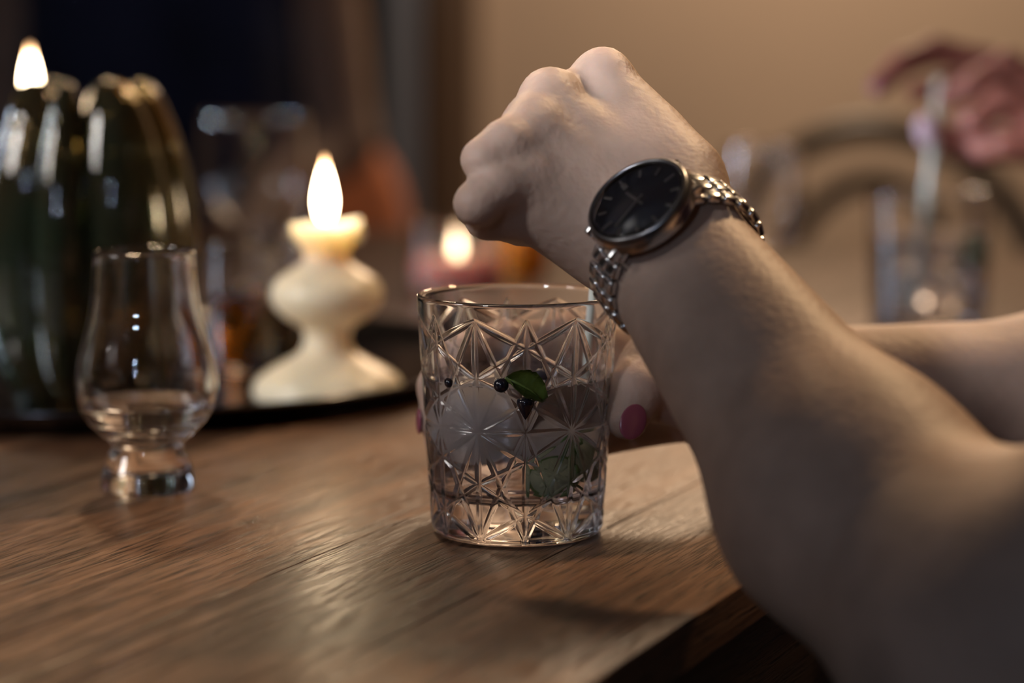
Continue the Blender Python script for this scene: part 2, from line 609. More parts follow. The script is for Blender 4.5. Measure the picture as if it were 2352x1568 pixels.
def np_mesh(name, verts, quads):
    me = bpy.data.meshes.new(name)
    me.vertices.add(len(verts))
    me.vertices.foreach_set('co', np.asarray(verts, dtype=np.float32).ravel())
    n = quads.shape[1]
    me.loops.add(quads.size)
    me.loops.foreach_set('vertex_index', quads.astype(np.int32).ravel())
    me.polygons.add(len(quads))
    me.polygons.foreach_set('loop_start', np.arange(0, quads.size, n, dtype=np.int32))
    me.polygons.foreach_set('loop_total', np.full(len(quads), n, dtype=np.int32))
    me.update(calc_edges=True)
    me.validate()
    return me


# ------------------------------------------------------------------ the room
FZ = -0.745


def slab(name, lo, hi, m):
    bm = bmesh.new()
    c = [(a + b) / 2 for a, b in zip(lo, hi)]
    box(bm, c, [b - a for a, b in zip(lo, hi)])
    return structure(obj(name, bm, m, smooth=False))


XL, XR, YF, YB, CZ = -2.3, 2.3, -1.7, 3.9, 1.80
slab('floor', (XL - .1, YF - .1, FZ - .08), (XR + .1, 6.0, FZ), M['floor'])
slab('ceiling', (XL - .1, YF - .1, CZ), (XR + .1, 6.0, CZ + .08), M['ceiling'])
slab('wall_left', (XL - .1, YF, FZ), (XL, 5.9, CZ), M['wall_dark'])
slab('wall_right', (XR, YF, FZ), (XR + .1, 5.9, CZ), M['wall'])
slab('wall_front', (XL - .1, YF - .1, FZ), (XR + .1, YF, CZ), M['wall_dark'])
# back wall with a doorway into an unlit room on the left
bm = bmesh.new()
DX0, DX1, DZ = -1.35, -0.175, 1.32
box(bm, ((DX1 + XR) / 2, YB + .06, (FZ + CZ) / 2), (XR - DX1, .12, CZ - FZ))
box(bm, ((XL + DX0) / 2, YB + .06, (FZ + CZ) / 2), (DX0 - XL, .12, CZ - FZ))
box(bm, ((DX0 + DX1) / 2, YB + .06, (DZ + CZ) / 2), (DX1 - DX0, .12, CZ - DZ))
structure(obj('wall_back', bm, M['wall'], smooth=False))
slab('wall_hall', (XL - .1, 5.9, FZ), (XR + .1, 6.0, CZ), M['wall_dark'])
bm = bmesh.new()
for x in (DX0, DX1):
    box(bm, (x, YB + .05, (FZ + DZ) / 2), (.05, .17, DZ - FZ), .004)
box(bm, ((DX0 + DX1) / 2, YB + .05, DZ), (DX1 - DX0 + .1, .17, .06), .004)
structure(obj('trim_1', bm, M['grey_paint'], smooth=False))
bm = bmesh.new()
box(bm, (DX1 + .085, YB - .02, (FZ + CZ) / 2), (.075, .04, CZ - FZ), .004)
structure(obj('trim_2', bm, M['brown_paint'], smooth=False))
bm = bmesh.new()
box(bm, ((DX1 + .13 + XR) / 2, YB - .008, FZ + .05), (XR - DX1 - .13, .016, .10), .003)
structure(obj('baseboard_back', bm, M['brown_paint'], smooth=False))

# ------------------------------------------------------------------ the table
E_DIR = Vector((0.41, 0.912, 0)).normalized()
T_ANG = math.atan2(E_DIR.y, E_DIR.x)
T_ORG = Vector((0.0315, 0.76, 0.0))
table = thing('dining_table', 'long brown wooden plank table carrying the glasses, tray and candles', 'table',
              (T_ORG.x, T_ORG.y, FZ), T_ANG)
S0, S1, TW = -0.55, 1.47, 1.1830
TH = 0.018
NPL = 14
PW = TW / NPL
me_plank = None
for i in range(NPL):
    if me_plank is None:
        bm = bmesh.new()
        box(bm, (0, 0, 0), (S1 - S0, PW - .0002, TH), .0004, seg=1)
        o = obj('plank', bm, M['table'], table, smooth=False)
        me_plank = o.data
    else:
        o = bpy.data.objects.new('plank', me_plank)
        COL.objects.link(o)
        o.parent = table
    o.location = ((S0 + S1) / 2, PW * (i + .5), -FZ - TH / 2)
for (nm, c, s) in (('apron', ((S0 + S1) / 2, .014, -FZ - TH - .045 - .0008), (S1 - S0 - .01, .022, .09)),
                   ('apron', ((S0 + S1) / 2, TW - .014, -FZ - TH - .045 - .0008), (S1 - S0 - .01, .022, .09)),
                   ('apron', (S1 - .014, TW / 2, -FZ - TH - .045 - .0008), (.022, TW - .06, .09)),
                   ('apron', (S0 + .014, TW / 2, -FZ - TH - .045 - .0008), (.022, TW - .06, .09))):
    bm = bmesh.new()
    box(bm, (0, 0, 0), s, .0015)
    o = obj(nm, bm, M['darkwood'], table, c, smooth=False)
for x in (S0 + .12, S1 - .12):
    for y in (.10, TW - .10):
        bm = bmesh.new()
        lh = -FZ - TH - .001
        box(bm, (0, 0, 0), (.08, .08, lh), .004)
        obj('leg', bm, M['darkwood'], table, (x, y, lh / 2), smooth=False)

# ------------------------------------------------------------------ glass vessels


def vessel(prof_out, prof_in, seg=96):
    """outer profile from the bottom centre up to the rim, inner from the rim down to the centre"""
    return lathe(clampr(prof_out + prof_in), seg)


# --- the cut glass tumbler in the middle
TUM = Vector((0.0022, 0.9790, 0.0))
TR0, TR1, THT = 0.0352, 0.0411, 0.0985


def tum_r(z):
    return TR0 + (TR1 - TR0) * (z / THT)


def star_segments():
    zT, zA, zB, zE, zC = .0915, .0808, .0683, .0590, .0470
    mir = lambda z: 2 * zC - z
    segs = []
    for up in (True, False):
        f = (lambda z: z) if up else mir
        for i in range(12):
            ev = i % 2 == 0
            segs.append(((i, f(zT)), (i, zC)))
            for s in (-1, 1):
                segs.append(((i, f(zT)), (i + s, zC)))
            if ev:
                for s in (-1, 1):
                    segs.append(((i, f(zT)), (i + s, f(zA))))
                    segs.append(((i + s, f(zA)), (i, f(zB))))
                    segs.append(((i, zC), (i + s, f(zE))))
                    segs.append(((i + s, f(zE)), (i, f(zB))))
    for i in range(0, 12, 2):
        for s in (-1, 1):
            segs.append(((i, zC), (i + s, zC)))
    return segs


def tumbler_mesh():
    NA, NZ = 900, 340
    zs = np.concatenate([np.linspace(0.0035, THT - .0015, NZ)])
    phi0 = math.radians(-90 - 25.0)     # a column of large stars a little left of the camera
    ang = np.arange(NA) / NA * 2 * PI
    Rm = 0.0388
    t = ((ang - phi0) / (PI / 6)) % 12
    arc = t * (PI / 6) * Rm
    A, Z = np.meshgrid(arc, zs)
    depth = np.zeros_like(A)
    per = 12 * (PI / 6) * Rm
    step = (PI / 6) * Rm
    for (t0, z0), (t1, z1) in star_segments():
        a = np.array([t0 * step, z0]); b = np.array([t1 * step, z1])
        ba = b - a
        L2 = ba @ ba
        for sh in (-per, 0, per):
            lo = min(a[0], b[0]) + sh - .003; hi = max(a[0], b[0]) + sh + .003
            cols = (arc >= lo) & (arc <= hi)
            if not cols.any():
                continue
            px = A[:, cols] - a[0] - sh; pz = Z[:, cols] - a[1]
            h = np.clip((px * ba[0] + pz * ba[1]) / L2, 0, 1)
            d = np.hypot(px - h * ba[0], pz - h * ba[1])
            w = 0.00150 * (0.45 + 0.55 * np.sin(np.clip(h, 0.02, 0.98) * PI) ** 0.6)
            g = (1 - np.clip(d / w, 0, 1) ** 1.5) * 0.00085 * (w / 0.0015)
            depth[:, cols] = np.maximum(depth[:, cols], g)
    R = (TR0 + (TR1 - TR0) * (Z / THT)) - depth
    X = R * np.cos(ang)[None, :]; Y = R * np.sin(ang)[None, :]
    verts = [np.stack([X, Y, Z], -1).reshape(-1, 3)]
    rows = NZ
    extra_low, extra_up = [], []
    rb = tum_r(.0035)
    for r, z in ((rb - .0006, .0018), (rb - .0022, .0004), (rb - .0045, 0.0), (rb - .007, .0006), (.018, .0012), (.0002, .0012)):
        extra_low.append((r, z))
    rt = tum_r(THT)
    inner = []
    for r, z in ((rt - .0001, THT - .0006), (rt - .0006, THT - .0001), (rt - .0013, THT), (rt - .0020, THT - .0004), (rt - .0023, THT - .0014),
                 (rt - .0024, THT - .0024), (tum_r(.08) - .0025, .08), (tum_r(.06) - .0026, .06), (tum_r(.04) - .0027, .04), (tum_r(.022) - .0028, .022), (tum_r(.018) - .0040, .0182), (tum_r(.016) - .0075, .0165), (.018, .0158), (.0002, .0156)):
        extra_up.append((r, z))
    ca, sa = np.cos(ang), np.sin(ang)
    low = [np.stack([r * ca, r * sa, np.full(NA, z)], -1) for r, z in extra_low][::-1]
    up = [np.stack([r * ca, r * sa, np.full(NA, z)], -1) for r, z in extra_up]
    V = np.concatenate(low + verts + up)
    nr = len(extra_low) + rows + len(extra_up)
    i = np.arange(nr - 1)[:, None] * NA
    j = np.arange(NA)[None, :]
    jn = (j + 1) % NA
    Q = np.stack([i + j, i + jn, i + NA + jn, i + NA + j], -1).reshape(-1, 4)
    me = np_mesh('glass_body', V, Q)
    me.materials.append(M['crystal'])
    me.materials.append(M['cut_glass'])
    cut = np.zeros((nr, NA), dtype=np.float32)
    cut[len(extra_low):len(extra_low) + rows] = depth
    c4 = cut.ravel()[Q].min(1)
    me.polygons.foreach_set('material_index', (c4 > .00004).astype(np.int32))
    return me


tumbler = thing('cut_glass_tumbler', 'cut glass tumbler with star pattern and iced drink, gripped on the table', 'glass', TUM)
link('glass_body', tumbler_mesh(), None, tumbler)
LV = 0.0655
prof = [(0, .0155), (.018, .0157), (tum_r(.016) - .0074, .0164), (tum_r(.018) - .0039, .0181), (tum_r(.022) - .0027, .022)]
prof += [(tum_r(LV) - .00255, LV - .0002), (tum_r(LV) - .0035, LV - .0008), (tum_r(LV) - .006, LV - .0010), (0, LV - .0010)]
obj('drink', lathe(sup(prof), 96), M['water'], tumbler)


def rounded_cube(s, bev, seed=0):
    bm = bmesh.new()
    box(bm, (0, 0, 0), s, bev, seg=3)
    bmesh.ops.subdivide_edges(bm, edges=list(bm.edges), cuts=1, use_grid_fill=True)
    rnd = random.Random(seed)
    for v in bm.verts:
        v.co *= 1 + rnd.uniform(-.02, .02)
    return bm


def place(o, c, rot=None):
    o.location = c
    if rot is not None:
        o.rotation_euler = rot
    return o


# ice, berries and leaves in the middle tumbler (d: metres from the lens)
def inT(u, v, dy):
    """point at pixel u, v whose depth is dy behind the axis of the middle tumbler"""
    return P(u, v, (TUM.y + dy) / math.cos(PITCH) - 0.0 + 0.0)


def in_tum(x, y, z):
    return (TUM.x + x, TUM.y + y, z)


bm = lathe(smooth_prof([(0, -.0155), (.010, -.0150), (.0152, -.0105), (.0165, 0), (.0150, .0105), (.009, .0145), (0, .0150)], 5), 28)
tag(place(obj('ice_ball', bm, M['ice']), in_tum(-.0145, -.004, .0480), (.5, .3, 0)), 'large rounded pale ice lump in the left half of the middle tumbler', 'ice')
tag(place(obj('ice_cube', rounded_cube((.020, .020, .019), .004, 3), M['ice']), in_tum(.013, .013, .0345), (.3, .5, .4)),
    'clear ice cube low behind the green slices in the middle tumbler', 'ice')


def citrus_slice(name, label, c, rot, r=.0135, th=.0035):
    root = thing(name, label, 'slice', c)
    root.rotation_euler = rot
    bm = lathe([(0, -th / 2), (r * .88, -th / 2), (r * .9, 0), (r * .88, th / 2), (0, th / 2)], 32)
    obj('flesh', bm, M['lime_flesh'], root)
    bm = bmesh.new()
    pr = [(r * .89, -th / 2), (r, -th / 2 + .0005), (r, th / 2 - .0005), (r * .89, th / 2), (r * .89, -th / 2)]
    lathe(pr, 32, bm)
    obj('peel', bm, M['peel'], root)
    for k in range(6):
        a = k * PI / 3
        bm = bmesh.new()
        ellipsoid(bm, (r * .45 * math.cos(a), r * .45 * math.sin(a), th / 2), (r * .30, r * .10, .0004), Matrix.Rotation(a, 3, 'Z'), 2)
        obj('segment', bm, M['lime_flesh'], root)
    return root


citrus_slice('cucumber_slice', 'pale green slice with dark peel lying low at the right of the middle tumbler', in_tum(.0130, -.0150, .0255), (1.05, .15, -.3), .0098)
citrus_slice('cucumber_slice', 'green slice standing against the right wall of the middle tumbler', in_tum(.0235, -.0075, .0310), (1.35, 0, 1.05), .0092, .003)


def leaf_mesh(L, W, curl, seed=0):
    bm = bmesh.new()
    nu, nv = 16, 8
    grid = []
    for i in range(nu + 1):
        s = i / nu
        w = W * math.sin(PI * min(1, s * .97 + .015)) ** .75
        row = []
        for j in range(nv + 1):
            q = (j / nv - .5) * 2
            z = curl * (q * q) * W - .25 * L * (s - .5) ** 2 * 2 + .0005 * math.sin(s * 28 + abs(q) * 5) * (1 - abs(abs(q) - .5))
            row.append(bm.verts.new((L * (s - .5), w * q * .5 * (1 + .05 * math.sin(s * 40)), z)))
        grid.append(row)
    for i in range(nu):
        for j in range(nv):
            bm.faces.new((grid[i][j], grid[i + 1][j], grid[i + 1][j + 1], grid[i][j + 1]))
    bmesh.ops.solidify(bm, geom=list(bm.faces), thickness=.0006)
    return bm


tum_d = lambda dy: (TUM.y + dy)
leaf = thing('mint_leaf', 'curled bright green leaf floating at the front of the middle tumbler', 'leaf', P(1207, 893, tum_d(-.031)))
leaf.rotation_euler = (1.0, .55, .25)
obj('blade', leaf_mesh(.0185, .0125, .35), M['leaf'], leaf)
bm = bmesh.new()
tube(bm, [(-.0092, 0, -.0010), (-.004, 0, .0006), (.002, 0, .0010), (.008, 0, -.0008)], [.0006, .0006, .0005, .0003], 6)
obj('midrib', bm, M['leaf'], leaf)


def berry(label, c, r, m, pointed=False, crown=True, rot=(0, 0, 0)):
    root = thing('berry', label, 'berry', c)
    root.rotation_euler = rot
    if pointed:
        pr = [(0, -1.55), (.22, -1.25), (.62, -.55), (.92, .2), (.85, .65), (.4, .85), (0, .82)]
    else:
        pr = [(0, -1.0), (.5, -.87), (.86, -.5), (1, 0), (.86, .5), (.5, .84), (.2, .9), (0, .82)]
    obj('fruit', lathe(smooth_prof([(a * r, b * r) for a, b in pr], 4), 24), m, root)
    if crown:
        bm = bmesh.new()
        for k in range(5):
            a = k * 2 * PI / 5
            v0 = bm.verts.new((r * .15 * math.cos(a - .5), r * .15 * math.sin(a - .5), r * .88))
            v1 = bm.verts.new((r * .15 * math.cos(a + .5), r * .15 * math.sin(a + .5), r * .88))
            v2 = bm.verts.new((r * .55 * math.cos(a), r * .55 * math.sin(a), r * 1.12))
            bm.faces.new((v0, v1, v2))
        bmesh.ops.solidify(bm, geom=list(bm.faces), thickness=r * .06)
        obj('crown', bm, m, root)
    return root


berry('glossy black berry touching the left tip of the curled leaf', P(1151, 884, tum_d(-.033)), .0030, M['berry'], rot=(-.5, .3, 0))
berry('pointed black berry hanging point down below the curled leaf', P(1207, 931, tum_d(-.0335)), .0037, M['berry'], pointed=True, crown=False)
berry('blue-grey berry afloat at the back of the middle tumbler, above the leaf', P(1243, 862, tum_d(.002)), .0032, M['berry_blue'])
berry('tiny black berry at the left wall of the middle tumbler', P(1032, 878, tum_d(-.016)), .0020, M['berry'], rot=(0, -1.1, 0))

# straw in the middle tumbler, held from above by the hand wearing the watch
bm = bmesh.new()
sb = Vector((0.0290, 1.004, 0.0150)); st = P(1380, 395, .985)
tube(bm, [sb, sb.lerp(st, .5), st], .0017, 14)
tag(obj('drinking_straw', bm, M['straw']), 'pale straw standing in the middle tumbler, its top behind the watch hand', 'straw')

# --- tulip-shaped whisky glass at the left
K = 1.075 / FPX
wg_c = Vector(((331 - 1176) * K, 1.070, 0))
whisky = thing('tulip_whisky_glass', 'small tulip-shaped tasting glass with a little clear spirit, front left of the tray', 'glass', wg_c)
po = [(0, .0012), (.012, .0010), (.0195, 0), (.0210, .0010), (.0212, .0045), (.0198, .0095), (.0175, .0150), (.0162, .0190), (.0166, .0215),
      (.0205, .0250), (.0260, .0305), (.0300, .0375), (.0318, .0455), (.0316, .0520), (.0296, .0620), (.0268, .0720), (.0246, .0820), (.0233, .0920), (.0227, .1005), (.0225, .1066)]
po = [po[0], po[1], po[2]] + smooth_prof(po[2:], 4)[1:]
pi_ = [(.0222, .1073), (.0215, .1076), (.0209, .1070), (.0209, .1005), (.0216, .0920), (.0229, .0820), (.0251, .0720), (.0279, .0620), (.0299, .0520),
       (.0301, .0455), (.0283, .0383), (.0238, .0320), (.0170, .0275), (.0090, .0252), (0, .0247)]
pi_ = smooth_prof(pi_, 4)
obj('glass_body', vessel(po, pi_, 96), M['far_glass'], whisky)
pl = [(0, .0246), (.0090, .0251), (.0170, .0274), (.0239, .0319), (.0284, .0382), (.0292, .0403), (.0286, .0400), (.026, .0397), (0, .0397)]
obj('drink', lathe(sup(pl), 72), M['water'], whisky)

# --- the tray with everything on it
TRAY = Vector((-0.247, 1.432, 0))
tray = tag(obj('serving_tray', lathe([(0, .0005), (.19, 0), (.216, .0005), (.226, .004), (.2335, .0115), (.2350, .0128), (.2345, .0138), (.2325, .0136), (.2240, .0070),
                                      (.215, .0038), (0, .0034)], 128), M['tray'], loc=TRAY),
           'round dark polished tray carrying the cactus and the white candle', 'tray')
TZ = 0.0036


def flame_prof(h, r):
    return smooth_prof([(0, 0), (r * .62, h * .07), (r * .96, h * .24), (r * .98, h * .40), (r * .68, h * .63), (r * .28, h * .85), (0, h)], 6)


def flame(parent, c, h, r, name='flame'):
    return obj(name, lathe(clampr(flame_prof(h, r)), 24), M['flame'], parent, c)


def wick(parent, c, h, r=.0007, lean=.0006):
    bm = bmesh.new()
    tube(bm, [(0, 0, 0), (lean, 0, h * .5), (lean * 3, 0, h)], r, 8)
    return obj('wick', bm, M['wick'], parent, c)


# sculpted cream candle
kc = 1.325 / FPX
cd = thing('sculpted_candle', 'lit cream candle of stacked bulging shapes on the black tray', 'candle', ((750 - 1176) * kc, 1.318, TZ))


def cz(v):
    return .207 - (v - 56) * kc - TZ


prof = [(0, 0), (.0395, 0), (.0410, .0012), (.0416, .004), (.0412, cz(888)), (.0396, cz(868)), (.0330, cz(846)), (.0235, cz(824)), (.0165, cz(806)), (.0132, cz(785)), (.0128, cz(762)), (.0150, cz(745)),
        (.0215, cz(728)), (.0275, cz(706)), (.0308, cz(680)), (.0302, cz(655)), (.0262, cz(632)), (.0190, cz(612)), (.0135, cz(596)),
        (.0122, cz(580)), (.0138, cz(563)), (.0175, cz(543)), (.0190, cz(525)), (.0193, cz(511)), (.0186, cz(506)), (.0165, cz(509)), (.0120, cz(516)), (0, cz(519))]
prof = [prof[0]] + smooth_prof(prof[1:-1], 4) + [prof[-1]]
bm = lathe(clampr(prof), 72)
ztop = cz(511)
for v in bm.verts:      # uneven, melted lip
    if v.co.z > cz(535):
        a = math.atan2(v.co.y, v.co.x)
        w = (v.co.z - cz(535)) / (ztop - cz(535))
        v.co.z += w * (.0010 * math.sin(a * 2 + .6) + .0007 * math.cos(a * 3)) + w * .0008 * math.cos(a)
obj('wax_body', bm, M['wax'], cd)
wick(cd, (0, 0, cz(521)), .008)
flame(cd, (-.0004, 0, cz(510)), .0385, .0056)
bm = bmesh.new()
tube(bm, [(.0190, -.004, cz(512)), (.0200, -.0042, cz(530)), (.0180, -.004, cz(552))], [.0012, .0016, .0008], 8)
obj('wax_drip', bm, M['wax'], cd)

# ribbed glass cactus
CAC = Vector(((208 - 1176) / FPX * 1.335, 1.330, TZ))
cactus = thing('glass_cactus', 'large dark green glass cactus with rounded ribs on the tray', 'cactus ornament', CAC)
valley = [-104, -26, 5, 76, 138, 196]      # degrees round from the camera, plus to the right


def lobe(thd):
    v = sorted(valley)
    v = [v[-1] - 360] + v + [v[0] + 360]
    t = thd
    while t < v[0]:
        t += 360
    while t > v[-1]:
        t -= 360
    for a, b in zip(v[:-1], v[1:]):
        if a <= t <= b:
            q = (t - a) / (b - a)
            return math.sin(PI * q) ** .5, a, b
    return 1, 0, 1


def cactus_verts(R, H, inset):
    NT, NS = 288, 110
    prof = [(0, .012), (.35, 0), (.60, 0), (.72, .015), (.84, .07), (.94, .16), (.985, .28), (1.0, .45), (.985, .56), (.95, .65), (.90, .735), (.83, .82), (.74, .90),
            (.64, .965), (.52, 1.0), (.38, .985), (.24, .94), (.10, .89), (0, .88)]
    P_ = np.array(smooth_prof(prof, 10))
    L = np.concatenate([[0], np.cumsum(np.hypot(np.diff(P_[:, 0]), np.diff(P_[:, 1])))])
    ss = np.linspace(0, L[-1], NS + 1)
    rr_, zz_ = np.interp(ss, L, P_[:, 0]), np.interp(ss, L, P_[:, 1])
    lob = [lobe(k / NT * 360 - 180) for k in range(NT)]
    V = []
    for i in range(NS + 1):
        rr, zz = rr_[i], zz_[i]
        for k in range(NT):
            lb, a, b = lob[k]
            depth = .34 * min(1, .35 + .65 * (b - a) / 70) * min(1, rr / .22)
            top = max(0, (zz - .70) / .30)
            r = max(rr * R * (1 - depth * (1 - lb)) - inset, .0002)
            z = zz * H * (1 - .15 * (1 - lb) * top) + inset * (1 if i < NS * .12 else -1 if zz > .8 else 0)
            r += .00035 * math.sin(zz * 155) * lb * (1 if .08 < zz < .9 and rr > .3 else 0)
            ph = math.radians(k / NT * 360 - 180) - PI / 2
            V.append((r * math.cos(ph), r * math.sin(ph), z))
    i = np.arange(NS)[:, None] * NT
    j = np.arange(NT)[None, :]
    jn = (j + 1) % NT
    Q = np.stack([i + j, i + jn, i + NT + jn, i + NT + j], -1).reshape(-1, 4)
    return np.array(V), Q


v1, q1 = cactus_verts(.0600, .1735, 0)
v2, q2 = cactus_verts(.0600, .1735, .0035)
link('glass_body', np_mesh('glass_body', np.concatenate([v1, v2]), np.concatenate([q1, q2[:, ::-1] + len(v1)])), M['green_glass'], cactus)

# slim candle behind the cactus: only its flame shows
sc_ = P(72, 228, 1.47)
slim = thing('slim_candle', 'lit slim candle behind the glass cactus, only its flame showing', 'candle', (sc_.x, sc_.y, TZ))
hh = sc_.z - TZ - .004
obj('wax_body', lathe([(0, 0), (.010, 0), (.010, .001), (.0092, hh * .5), (.0085, hh - .002), (.0075, hh), (.004, hh - .001), (0, hh - .0012)], 32), M['dark_wax'], slim)
wick(slim, (0, 0, hh - .002), .007)
flame(slim, (0, 0, hh + .003), .0345, .0047)

# amber drink with twisted stirrer, behind the cream candle
AM = Vector(((592 - 1176) / FPX * 1.425, 1.415, TZ))
amb = thing('straight_tumbler', 'straight clear tumbler of amber drink standing behind the cream candle', 'glass', AM)
ra = .0285
obj('glass_body', lathe(sup([(0, .0008), (ra * .8, 0), (ra - .002, .0004), (ra - .0004, .003), (ra, .02), (ra, .0745), (ra - .0006, .0757), (ra - .0014, .0750), (ra - .0018, .02),
                         (ra - .0022, .0075), (ra - .005, .0058), (0, .0055)]), 64), M['far_glass'], amb)
obj('drink', lathe(sup([(0, .0054), (ra - .005, .0057), (ra - .0021, .0074), (ra - .0017, .02), (ra - .00165, .0455), (ra - .004, .0448), (0, .0447)]), 64), M['whisky'], amb)
bm = bmesh.new()
p0 = AM + Vector((-.014, .004, .0085)); p1 = P(700, 455, 1.425)
n = 90
for ph in (0, PI):
    ax = (p1 - p0).normalized(); e1 = ax.orthogonal().normalized(); e2 = ax.cross(e1)
    tube(bm, [p0.lerp(p1, i / n) + (e1 * math.cos(i * .42 + ph) + e2 * math.sin(i * .42 + ph)) * .0014 for i in range(n + 1)], .0015, 8)
tag(obj('stirring_stick', bm, M['far_glass']), 'twisted clear glass stirring stick leaning in the amber drink', 'stirrer')


# --- stemmed glasses further back
def stem_glass(name, label, c, R, zb, zr, foot, straight=True, drink=None):
    root = thing(name, label, 'glass', c)
    H = zr - zb
    if straight:
        out = [(.0035, zb - .004), (.006, zb + .001), (R * .50, zb + H * .10), (R * .86, zb + H * .26), (R * .99, zb + H * .42), (R, zb + H * .7), (R * .985, zr - .0006)]
    else:
        out = [(.0035, zb - .004), (.007, zb + .001), (R * .62, zb + H * .12), (R * .93, zb + H * .34), (R, zb + H * .55), (R * .95, zb + H * .8), (R * .88, zr - .0006)]
    out = smooth_prof(out, 5)
    t = .0013
    inn = [(max(r - t, 0), z + (t if i < 8 else 0)) for i, (r, z) in enumerate(out) if z > zb + .003][::-1]
    foot_p = [(0, .0006), (foot * .8, 0), (foot, .0006), (foot * .98, .0018), (foot * .5, .0040), (.0052, .0075), (.0036, .014)]
    prof = foot_p + out + [(out[-1][0] - t * .5, zr)] + inn + [(0, zb + .0042)]
    obj('glass_body', lathe(clampr(prof), 72), M['far_glass'], root)
    if drink:
        ins = [(r + .0001, z) for r, z in inn if z <= drink][::-1]
        obj('drink', lathe(clampr([(0, zb + .0041)] + ins + [(ins[-1][0] - .002, drink - .0003), (0, drink - .0004)]), 56), M['water'], root)
    return root


wgc = P(588, 664, 1.89)
stem_glass('wine_glass', 'clear stemmed wine glass standing left of the cream candle flame', (wgc.x, wgc.y, 0), .0418, .046, .1375, .034)
g2 = P(1748, 640, 1.93)
stem_glass('stem_glass', 'small clear short-stemmed glass behind the wrist with the watch', (g2.x, g2.y, 0), .0325, .024, .1130, .029, straight=False, drink=.045)

# pink votive and orange votive
v1c = P(1050, 664, 1.90)
vot = thing('votive_candle', 'lit pink candle in a clear glass cup behind the middle tumbler', 'candle', (v1c.x, v1c.y, 0))
rv = .0375
obj('glass_cup', lathe(sup([(0, .0008), (rv * .85, 0), (rv - .001, .002), (rv, .012), (rv, .0525), (rv - .0008, .0535), (rv - .0016, .0525), (rv - .0020, .006), (rv - .005, .0038), (0, .0036)]), 64), M['far_glass'], vot)
obj('wax_body', lathe([(0, .0038), (rv - .005, .0040), (rv - .0026, .0065), (rv - .0026, .0275), (rv - .006, .0262), (0, .0255)], 48), M['pink_wax'], vot)
wick(vot, (0, 0, .0253), .005)
flame(vot, (0, 0, .0265), .0220, .0040)
v2c = P(1200, 650, 2.00)
ov = thing('votive_cup', 'small orange glass cup beside the pink candle, below the fist', 'candle cup', (v2c.x, v2c.y, 0))
ro = .0215
obj('glass_cup', lathe(sup([(0, .0008), (ro * .85, 0), (ro - .001, .002), (ro + .0015, .02), (ro, .0480), (ro - .001, .0490), (ro - .0022, .0478), (ro - .001, .02), (ro - .004, .005), (0, .0045)]), 48), M['orange_glass'], ov)
obj('wax_body', lathe([(0, .0046), (ro - .0042, .0050), (ro - .0018, .018), (ro - .002, .0240), (0, .0235)], 32), mat('orange_wax', (0.85, 0.26, 0.04), 0.5, sss=0.6), ov)

# --- iced water tumbler at the right
RG = P(2130, 742, 1.655)
RG = Vector((RG.x, 1.640, 0))
rt = thing('water_tumbler', 'clear tumbler of iced water under the hand with a straw at upper right', 'glass', RG)
r0, r1, hg = .0385, .0425, .0945
obj('glass_body', lathe(sup([(0, .0008), (r0 * .85, 0), (r0 - .001, .001), (r0, .004), (r1, hg - .001), (r1 - .0008, hg), (r1 - .0018, hg - .001), (r0 - .0012, .012), (r0 - .005, .0095), (0, .009)]), 80), M['far_glass'], rt)
lv = .0660
rl = lambda z: r0 + (r1 - r0) * (z / hg) - .0017
obj('drink', lathe(sup([(0, .0089), (r0 - .005, .0094), (r0 - .0012, .0121), (rl(lv), lv), (rl(lv) - .003, lv - .0008), (0, lv - .0009)]), 72), M['water'], rt)
ICE = [(-.012, -.010, .030, .3, .4), (.014, -.006, .029, .9, -.3), (-.004, .014, .034, .1, .7), (.010, .006, .052, .5, .2), (-.014, -.002, .0555, .2, -.5)]
ICE_L = ['ice cube low at the left in the water tumbler', 'ice cube low at the right in the water tumbler', 'ice cube low at the back in the water tumbler',
         'ice cube near the surface at the right of the water tumbler', 'ice cube near the surface at the left of the water tumbler']
first = None
for (x, y, z, a, b), lab in zip(ICE, ICE_L):
    if first is None:
        o = first = obj('ice_cube', rounded_cube((.021, .021, .020), .004, 5), M['clear_ice'])
    else:
        o = first.copy()
        COL.objects.link(o)
    place(o, RG + Vector((x, y, z)), (a, b, a + b))
    tag(o, lab, 'ice', 'ice cubes in the water tumbler')
citrus_slice('lime_slice', 'green lime slice near the surface at the right wall of the water tumbler', RG + Vector((.0265, -.012, .0560)), (1.4, 0, .7), .0120, .0025)
bm = bmesh.new()
s2b = RG + Vector((-.010, -.004, .0150)); s2t = P(2158, 178, 1.625)
tube(bm, [s2b, s2b.lerp(s2t, .5), s2t], .0031, 16)
tag(obj('drinking_straw', bm, M['straw']), 'pale straw standing in the water tumbler at the right, pinched by fingers', 'straw')

# ------------------------------------------------------------------ chairs


